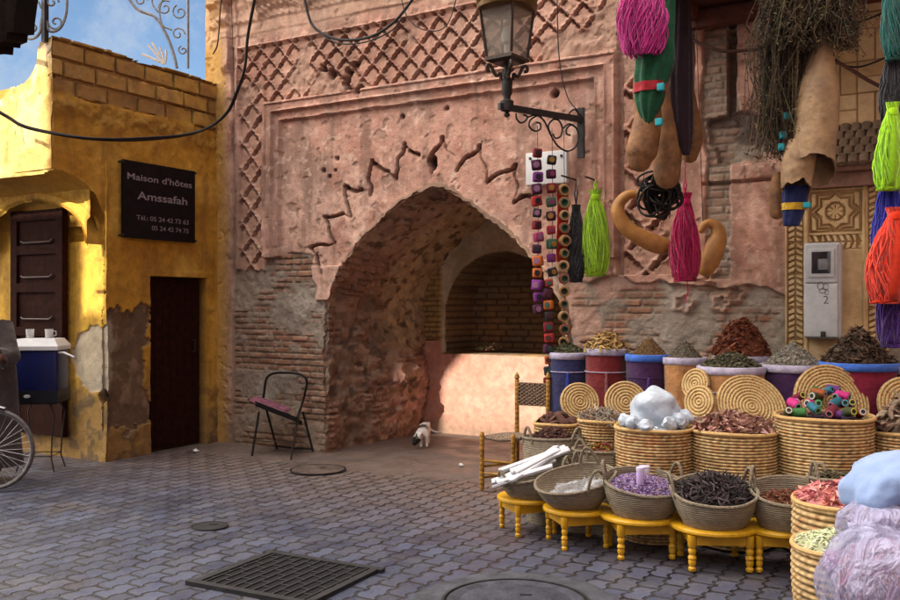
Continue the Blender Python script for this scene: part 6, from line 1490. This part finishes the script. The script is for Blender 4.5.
for (x0, y0, x1, y1, Yq, lb) in ((703, 224, 696, 18, 7.0, 'thin string holding up the small curled gourd'), (642, 196, 648, 120, 6.9, 'short string holding up the long hooked gourd')):
    mb = MB(); mb.tube([at(x0, y0, Yq), at((x0+x1)/2, (y0+y1)/2, Yq), at(x1, y1, Yq)], .003, 5); o = mk('string', mb, M_string, sharp=None); tag(o, lb, 'string')
for x in (595.5, 576):
    mb = MB(); p = wp(x, 180, .04); mb.tube([p, Vector((p.x, at(x, 180, 7.5).y-.02, p.z))], .008, 6); o = mk('wall_nail', mb, M_iron, sharp=None); tag(o, 'dark nail in the pink wall holding the %s skein' % ('lime green' if x > 590 else 'thin black'), 'nail')
# the large broken gourd: open, ragged lower mouth
def open_gourd(mb, pts, rad, Y, seed, amp, seg=40):
    c = crom([tuple(at(x, y, Y))+(r_/F*Y,) for (x, y), r_ in zip(pts, rad)], 6); n = len(c); vs_ = []
    for s_ in (0, 1):
        for i, q in enumerate(c):
            f = i/(n-1)
            for k in range(seg):
                an = 2*math.pi*k/seg; r_ = q[3]-(.010 if s_ else 0)
                r_ *= 1+.03*mnoise.noise(Vector((math.cos(an)*1.5+seed, math.sin(an)*1.5, f*4)))+.10*f**10*max(0, math.cos(an+.9))
                dr = f**5*(-amp*.55*math.sin(an+.35)+amp*.35*mnoise.noise(Vector((math.cos(an)*1.6+seed, math.sin(an)*1.6, 0)))+amp*.22*mnoise.noise(Vector((math.cos(an)*5+seed, math.sin(an)*5, 3))))
                vs_.append(Vector(q[:3])+RIGHT*r_*math.cos(an)+FWD*r_*math.sin(an)+UP*dr)
    fs = []; N_ = n*seg
    for i in range(n-1):
        for k in range(seg):
            a, b, c_, d = i*seg+k, i*seg+(k+1) % seg, (i+1)*seg+(k+1) % seg, (i+1)*seg+k
            fs += [(a, b, c_, d), (N_+d, N_+c_, N_+b, N_+a)]
    fs += [((n-1)*seg+k, (n-1)*seg+(k+1) % seg, N_+(n-1)*seg+(k+1) % seg, N_+(n-1)*seg+k) for k in range(seg)]; mb.add(vs_, fs)
bg = thing('broken_gourd', 'large scuffed tan gourd with a torn open lower end, hanging under the herbs', 'gourd', at(800, 190, 5.5), G)
mb = MB(); open_gourd(mb, [(823, 38), (821, 50), (820, 70), (818, 94), (816, 128), (813, 150), (812, 170)], [8, 11, 15, 20.5, 21, 21, 21], 5.5, 3, .16); mk('body', mb, M_skin_g, bg)
mb = MB(); open_gourd(mb, [(803, 140), (799, 160), (797, 175), (796, 190)], [15, 16, 15.5, 14], 5.52, 8, .09); mk('lower_piece', mb, M_skin_g, bg)

# ================================================================ cloths, tabs, black beads
M_green = fabric('bottle_green_cloth', (.006, .085, .034))
def drape(mb, pts, rad, Y, sq=.6, ridges=9, amp=.08, seed=0):
    c = crom([tuple(at(x, y, Y))+(r_/F*Y,) for (x, y), r_ in zip(pts, rad)], 6); seg = 40; vs_ = []
    for i, q in enumerate(c):
        for k in range(seg):
            an = 2*math.pi*k/seg; r_ = q[3]*(1+amp*math.sin(an*ridges+seed+i*.05)+.06*mnoise.noise(Vector((math.cos(an)*2, i*.3, seed))))
            vs_.append(Vector(q[:3])+RIGHT*r_*math.cos(an)+FWD*r_*sq*math.sin(an))
    n = len(c); mb.add(vs_, [(i*seg+k, i*seg+(k+1) % seg, (i+1)*seg+(k+1) % seg, (i+1)*seg+k) for i in range(n-1) for k in range(seg)]+[tuple((n-1)*seg+k for k in range(seg))])
gc_ = thing('green_cloth', 'bottle green cloth wrapped round the gourds with a red band', 'cloth', at(648, 126, 5.9))
mb = MB(); drape(mb, [(668, -20), (665, 10), (657, 40), (655, 62), (651, 85), (649, 105), (648, 125)], [8, 10, 17, 18.5, 15.5, 12, 3.5], 5.93, .95, 8, .10); mk('folds', mb, M_green, gc_, sharp=None)
mb = MB(); drape(mb, [(650.5, 84), (650, 93)], [17.0, 16.2], 5.93, .98, 8, .05); mk('red_band', mb, fabric('red_band_cloth', (.42, .02, .03)), gc_)
M_turq = mat('turquoise_tab', (.02, .33, .38), .6, .15, 20, .2)
for x, y in ((661, 87), (659, 122)): mb = MB(); rbox(mb, at(x, y, 5.80 if y < 100 else 5.86), (.05, .03, .05), .008); mk('turquoise_tab', mb, M_turq, gc_)
mb = MB(); drape(mb, [(682, -10), (682, 30), (681, 75), (682, 110), (684, 135), (686, 155)], [6, 9, 10.5, 10, 8, 3], 6.12, .5, 7, .12, 2); o = mk('maroon_cloth', mb, fabric('black_maroon_cloth', (.022, .006, .012)), sharp=None); tag(o, 'dark maroon cloth hanging between the gourds and the pilaster', 'cloth')
rb3 = random.Random(5); mb = MB()
for i in range(34):
    c = at(660+rb3.uniform(-7, 7), 178+rb3.uniform(-7, 9), 6.55+rb3.uniform(-.06, .06)); w_ = rb3.uniform(.05, .12); d = rb3.uniform(.10, .24); ph = rb3.uniform(-.4, .4)
    mb.tube([c+RIGHT*(w_*math.sin(a)+ph*d*.6*(1-math.cos(a))*.5)+UP*(-d*(1-math.cos(a))*.5)+FWD*.03*math.sin(a*2+i) for a in [k*6.283/16 for k in range(17)]], .0085, 5, cap=False)
o = mk('black_bead_bundle', mb, mat('black_beads', (.014, .011, .010), .4, .3, 90, .6, bscale=140), sharp=None); tag(o, 'tangle of black bead loops under the brown gourds', 'bead loops')
nc = thing('navy_cloth', 'navy cloth with a yellow band hanging under the broken gourd', 'cloth', at(794, 226, 5.56))
mb = MB(); drape(mb, [(796, 186), (795, 200), (793, 214), (791, 226)], [13, 12, 10, 7.5], 5.56, .6, 7, .08, 1); mk('folds', mb, fabric('navy_hanging_cloth', (.006, .014, .085)), nc, sharp=None)
mb = MB(); drape(mb, [(795, 203), (794.5, 210)], [12.6, 12.0], 5.56, .62, 7, .05, 1); mk('yellow_band', mb, fabric('yellow_band_cloth', (.60, .36, .02)), nc)
mb = MB(); rbox(mb, at(807, 205, 5.5), (.045, .03, .035), .006); mk('turquoise_tab', mb, M_turq, nc)
tb = thing('tab_strip', 'dark red strip with three turquoise tabs beside the broken gourd', 'strip', at(786, 188, 5.6))
mb = MB(); mb.tube([at(791, 98, 5.6), at(790, 130, 5.6), at(787, 160, 5.6), at(785, 188, 5.6)], .022, 8, squash=.4); mk('strip', mb, fabric('dark_red_strip', (.13, .012, .02)), tb)
for x, y in ((787, 116), (783, 135), (782, 147)): mb = MB(); rbox(mb, at(x, y, 5.55), (.048, .03, .045), .008); mk('turquoise_tab', mb, M_turq, tb)

# ================================================================ dried herb bunches
def herbs(label, seeds, n, spread, cols, seed, leaf=.012):
    rs = random.Random(seed); mb = MB()
    for i in range(n):
        f = rs.random(); a, b = seeds; p0 = Vector(a)+RIGHT*rs.uniform(-.5, .5)*spread[0]+FWD*rs.uniform(-.5, .5)*spread[0]
        p1 = Vector(b)+RIGHT*rs.gauss(0, .35)*spread[1]+FWD*rs.gauss(0, .3)*spread[1]+UP*rs.uniform(-.05, .30)*(Vector(a)-Vector(b)).length
        mid = (p0+p1)/2+RIGHT*rs.gauss(0, .07)+FWD*rs.gauss(0, .07); p1 += RIGHT*rs.gauss(0, .03); q = [Vector(p) for p in crom([p0, mid, p1], 4)]; cc = jit(rs.choice(cols), .3, rs)
        mb.tube(q, .0020, 4, tuple(x*.8 for x in cc), cap=False)
        for j in range(22):
            c = q[rs.randrange(1, len(q))]+Vector((rs.gauss(0, .012), rs.gauss(0, .012), rs.gauss(0, .012))); L = leaf*rs.uniform(.6, 1.7); M = Matrix.Translation(c) @ rrot(rs)
            mb.add([(-L, 0, 0), (0, -L*.30, L*.2), (L, 0, 0), (0, L*.30, L*.2)], [(0, 1, 2, 3)], jit(cc, .25, rs), M)
    o = mk('herb_bunch', mb, M_mix, smooth=False); tag(o, label, 'herb bunch', 'dried herb bunches hanging under the canopy')
HC = [(.085, .055, .032), (.055, .038, .024), (.12, .08, .04), (.045, .035, .028), (.09, .08, .04)]
herbs('bushy grey-brown herb bunch tied upside down above the broken gourd', (at(822, -40, 5.45), at(822, 48, 5.45)), 420, (.12, .31), HC, 1)
herbs('long dark herb bunch hanging to the left of the broken gourd', (at(792, -40, 5.62), at(783, 150, 5.62)), 620, (.10, .22), HC, 2)
herbs('short dark herb bunch at the top, left of the bushy one', (at(795, -40, 5.5), at(790, 50, 5.5)), 300, (.10, .25), HC, 3)

# ================================================================ cables
def cable(label, pts, r_, m=None, n=8):
    mb = MB(); mb.tube([Vector(p) for p in crom([tuple(p) for p in pts], n)], r_, 7); o = mk('cable', mb, m or M_cable, sharp=None); tag(o, label, 'cable'); return o
M_cable = mat('black_cable', (.020, .018, .018), .6, .3, 20, .2); M_cable2 = mat('brown_cable', (.12, .05, .035), .6, .3, 20, .2)
pts = [at(-12, 105, 7.9), at(8, 117, 7.95), at(30, 128, 8.0), at(90, 138.5, 8.2), at(150, 139, 8.7), at(200, 131, 9.3), wp(226, 114, -.12), wp(238, 90, -.10), wp(245, 66, -.10), wp(248, 35, -.10), wp(257, -12, -.12)]
cable('thick black cable sagging across the yellow house and rising along the pink wall', pts, .016)
cable('thinner black cable twisted beside the thick one on the yellow house', [p+UP*.012*math.sin(i*2.1)-FWD*.03 for i, p in enumerate(pts)], .009)
cable('grey cable looping over the net frieze from the top edge', [wp(x, y, -.10) for x, y in ((303, -10), (308, 14), (314, 27), (328, 36), (346, 40), (372, 36), (396, 20), (418, -8))], .014)
cable('thin cable below the grey loop on the net frieze', [wp(x, y, -.11) for x, y in ((311, 24), (330, 40), (350, 44), (372, 40), (392, 30), (402, 18))], .007)
cable('thin dark wire running straight down the left of the frieze', [wp(x, y, -.09) for x, y in ((231, -6), (233, 50), (234.5, 108))], .004)
cable('thin wire drooping from the top to the lantern bracket', [wp(x, y, -.10) for x, y in ((557, -8), (558, 40), (561, 72), (568, 98), (577, 110))], .005)
cable('thin wire loop at the top of the frieze left of the lantern', [wp(x, y, -.12) for x, y in ((400, -6), (408, 18), (425, 30), (446, 26), (458, -6))], .005)
cable('brown cable sagging across the pink wall under the canopy', [wp(x, y, -.14) for x, y in ((676, 28), (690, 38), (706, 46), (725, 51), (750, 50), (780, 48), (815, 52), (845, 66), (868, 80), (896, 94))], .014, M_cable2)
cable('thin brown wire drooping over the tiled wall', [wp(x, y, -.14) for x, y in ((700, -5), (735, 14), (752, 34), (772, 47))], .007, M_cable2)
cable('thin black cable on the tiled wall at the right', [wp(x, y, -.12) for x, y in ((836, 14), (855, 22), (875, 16), (900, 4))], .008)
cable('thin black cable arching below the herbs on the tiled wall', [wp(x, y, -.12) for x, y in ((834, 62), (855, 67), (875, 62), (896, 52))], .007)
cable('thin wire curled against the left end of the cornice', [wp(x, y, -.14) for x, y in ((222, -6), (220, 12), (219, 30), (217, 46), (213, 54))], .008)

# ================================================================ ironwork against the sky, awning at the corner
M_piron = mat('weathered_pale_iron', (.30, .30, .31), .6, .3, 20, .2); Ys = 8.15
def spiral(cx, cy, r0, turns, a0, Y, sgn=1, sq=1):
    out = []
    for i in range(int(turns*12)+1):
        f = i/(turns*12); rr_ = r0*(1-.82*f); a = a0+sgn*2*math.pi*turns*f; out.append(at(cx+rr_*math.cos(a), cy-rr_*sq*math.sin(a), Y))
    return out
gr1 = thing('iron_scroll_bracket', 'scrolled ironwork with dark post above the corner of the yellow house', 'ironwork', at(44, 42, Ys))
mb = MB(); mb.bar(at(45, 42, Ys), at(45, -25, Ys), .045, .045); mk('post', mb, M_iron, gr1)
for args in ((30, 8, 11, 1.4, 0), (33, 27, 7, 1.2, 1.5), (56, 22, 8, 1.3, 3.1), (52, 2, 7, 1.2, 0)):
    mb = MB(); mb.tube(spiral(*args, Ys), .010, 6); mk('scroll', mb, M_piron, gr1)
for pts in ([(16, -8), (18, 22), (28, 38), (39, 34), (42, 18)], [(67, -8), (66, 14), (60, 28), (50, 31), (46, 20)]):
    mb = MB(); mb.tube([Vector(p) for p in crom([tuple(at(x, y, Ys)) for x, y in pts], 6)], .014, 6); mk('curved_bar', mb, M_piron, gr1)
Yr = 9.35
gr2 = thing('iron_trellis', 'pale curved iron trellis with scrolls rising beside the pink wall', 'ironwork', at(180, 70, Yr))
for pts, r_ in (([(122, -14), (136, 8), (155, 17), (166, 34), (173, 52), (177, 68)], .017), ([(188, -14), (188, 30), (188, 68)], .014), ([(170, -12), (160, 6), (162, 24), (172, 30)], .010), ([(156, -12), (152, 2), (158, 12)], .009)):
    mb = MB(); mb.tube([Vector(p) for p in crom([tuple(at(x, y, Yr)) for x, y in pts], 6)], r_, 6); mk('bar', mb, M_piron, gr2)
for args in ((165, 8, 8, 1.3, 1), (180, 12, 8, 1.3, 2), (178, 34, 7, 1.2, 0), (183, 50, 5, 1.2, 2), (141, 0, 7, 1.3, 0)):
    mb = MB(); mb.tube(spiral(*args, Yr), .009, 6); mk('scroll', mb, M_piron, gr2)
st_ = thing('dry_stick_bundle', 'few pale dry sticks poking up behind the brick parapet', 'sticks', at(163, 62, Yr))
for (x0, y0, x1, y1) in ((163, 64, 148, 45), (163, 64, 152, 42), (164, 64, 160, 47), (160, 62, 142, 54), (165, 64, 166, 50)):
    mb = MB(); mb.tube([at(x0, y0, Yr), at((x0+x1)/2+1, (y0+y1)/2, Yr), at(x1, y1, Yr)], .012, 5); mk('stick', mb, mat('pale_dry_stick', (.62, .60, .56), .8, .1, 20, .2), st_)
mb = MB(); n = 22; pts = []
for i in range(n):
    f = i/(n-1); pts.append(at(-60+f*78+(3 if i % 2 else 0), (52-42*f**6+rb3.uniform(-4, 4)) if f < .97 else -30, 7.0))
top_ = [at(-60+i/(n-1)*78, -45, 7.0) for i in range(n)]
vs_ = pts+top_; o_ = len(vs_); vs_ = vs_+[v+FWD*.35+UP*.08 for v in vs_]
mb.add(vs_, [(i, i+1, n+i+1, n+i) for i in range(n-1)]+[(o_+i+1, o_+i, o_+n+i, o_+n+i+1) for i in range(n-1)]+[(i+1, i, o_+i, o_+i+1) for i in range(n-1)]+[(n-1, 2*n-1, o_+2*n-1, o_+n-1)])
aw = thing('mat_awning', 'ragged dark mat awning at the top left corner', 'awning', at(-20, 30, 7.0))
mk('mat', mb, mat('dark_palm_mat', (.018, .013, .010), .95, .3, 18, .6, spec=.05), aw, smooth=False)
mb = MB(); mb.tube([at(2, -38, 7.1), at(-58, -38, 7.1), Vector((-1.6, -2.3, 4.3)), Vector((-3.2, -1.9, 3.3))], .022, 7); mk('pole', mb, M_darkwood, aw)

# ================================================================ ironwork in the paving
M_cast = mat('cast_iron', (.020, .019, .022), .6, .35, 22, .5, spec=.4)
g0, g1, g2 = gp(165, 580), gp(271, 553), gp(381, 570.5)
ex = (g2-g1); exn = ex.normalized(); ey = Vector((-exn.y, exn.x, 0)); gw = ex.length; gl = abs((g1-g0).dot(ey)); org = g1-ey*gl
gm = Matrix(((exn.x, ey.x, 0, org.x), (exn.y, ey.y, 0, org.y), (0, 0, 1, 0), (0, 0, 0, 1)))
gr = thing('drain_grate', 'square cast iron drain grate set in the paving', 'drain grate', gm @ Vector((gw/2, gl/2, 0)))
mb = MB(); mb.box(gm @ Vector((gw/2, gl/2, .007)), (gw, gl, .002), gm.to_3x3().to_4x4()); mk('painted_pit_shade', mb, mat('painted_pit_black', (.006, .005, .006), .95, .1, 9, 0), gr)  # flat black sheet painted in for the shade down the drain
fm = MB(); bars = MB(); R3 = gm.to_3x3().to_4x4()
for (cx, cy, sx, sy) in ((gw/2, .02, gw+.05, .045), (gw/2, gl-.02, gw+.05, .045)): fm.box(gm @ Vector((cx, cy, .004)), (sx, sy, .026), R3)
for (cx, cy, sx, sy) in ((.02, gl/2, .045, gl-.086), (gw-.02, gl/2, .045, gl-.086)): fm.box(gm @ Vector((cx, cy, .004)), (sx, sy, .0255), R3)
mk('frame', fm, M_cast, gr, smooth=False)
nb = 12
for i in range(1, nb): bars.box(gm @ Vector((gw*i/nb, gl/2, .0035)), (.011, gl-.09, .022), R3)
for i in range(nb):
    for j in range(1, 5):
        y = gl*(j+(.5 if i % 2 else 0))/5.2
        if y < gl-.05: bars.box(gm @ Vector((gw*(i+.5)/nb, y, .003)), (gw/nb-.0115, .013, .019), R3)
o = mk('bars', bars, M_cast, gr, smooth=False)
def cover(name, label, c, r, cat='manhole cover', m=M_cast, conc=None):
    t = thing(name, label, cat, c); T = Matrix.Translation(c)
    wob = lambda an, z, i: 1+(.07*mnoise.noise(Vector((math.cos(an)*2.5, math.sin(an)*2.5, r*9))) if i < 1 else 0)
    if conc:
        mb = MB(); mb.lathe([(r*conc, -.004), (r*1.2, .007), (r*1.02, .008), (r*1.02, 0)], 56, T, None, wob); mk('cement_collar', mb, mat('grey_cement', (.075, .078, .095), .8, .35, 6, .8, bscale=30), t)
    mb = MB(); mb.lathe([(r*1.02, .002), (r*1.02, .010), (r*.985, .010), (r*.985, .002)], 56, T, cap=False); mk('ring', mb, M_cast, t)
    mb = MB(); mb.lathe([(r*.95, .001), (r*.945, .009), (r*.80, .009), (r*.79, .0075), (r*.76, .0075), (r*.75, .009), (.001, .009)], 56, T); pl_ = mk('plate', mb, m, t)
    mb = MB(); mb.lathe([(r*.985, .003), (r*.95, .003)], 56, T, cap=False); mk('gap', mb, mat('painted_slot_shade', (.008, .008, .008), .9, .1, 9, 0), t)  # black ring paints the shade of the gap
    mb = MB(); mb.box(c+Vector((0, .3*r, .010)), (.06, .02, .003), rz=TH); mk('lifting_slot', mb, mat('painted_slot_shade', (.008, .008, .008), .9, .1, 9, 0), pl_)  # black box on the plate stands in for the slot's dark
M_cast2 = mat('paver_grey_cover', (.060, .064, .085), .65, .35, 9, .9, bscale=40); M_cast3 = mat('dusty_cover', (.14, .10, .08), .85, .4, 9, .9, bscale=30)
cover('manhole_cover', 'large round manhole cover in a cement collar at the lower edge of the photo', gp(516, 603), .37, m=M_cast2, conc=1.45)
cover('manhole_cover', 'dusty round cover near the folding chair', gp(318, 470), .25, m=M_cast3)
cover('valve_cover', 'small dark valve cover in the middle of the paving', gp(210, 527), .12, 'valve cover')
for (x, y, s_, lb) in ((196, 452, .026, 'crumpled white paper by the small dark door'), (461, 466, .020, 'scrap of white paper on the dusty ground before the rush chair')):
    mb = MB(); mb.blob(gp(x, y)+UP*s_*.5, (s_*1.3, s_, s_*.6), 6, 9, .4, x, fr=2); o = mk('paper_scrap', mb, mat('white_paper', (.68, .66, .64), .8, .1, 9, .1), sharp=20); tag(o, lb, 'litter')
# weeds and litter on the alcove sill
rs = random.Random(4); mb = MB(); c0 = wp(484, 350, 1.98)
for i in range(130):
    c = c0+Vector((rs.gauss(0, .11), rs.uniform(-.03, .12), abs(rs.gauss(0, .05)))); L = rs.uniform(.008, .022)
    mb.add([(-L, 0, 0), (0, -L*.4, L*.3), (L, 0, 0), (0, L*.4, L*.3)], [(0, 1, 2, 3)], jit(rs.choice([(.06, .14, .04), (.10, .16, .05), (.3, .04, .04), (.35, .3, .2), (.1, .08, .04)]), .3, rs), Matrix.Translation(c) @ rrot(rs))
o = mk('weed_clump', mb, M_mix, smooth=False); tag(o, 'small clump of green weeds and bits on the sill of the alcove', 'plant')
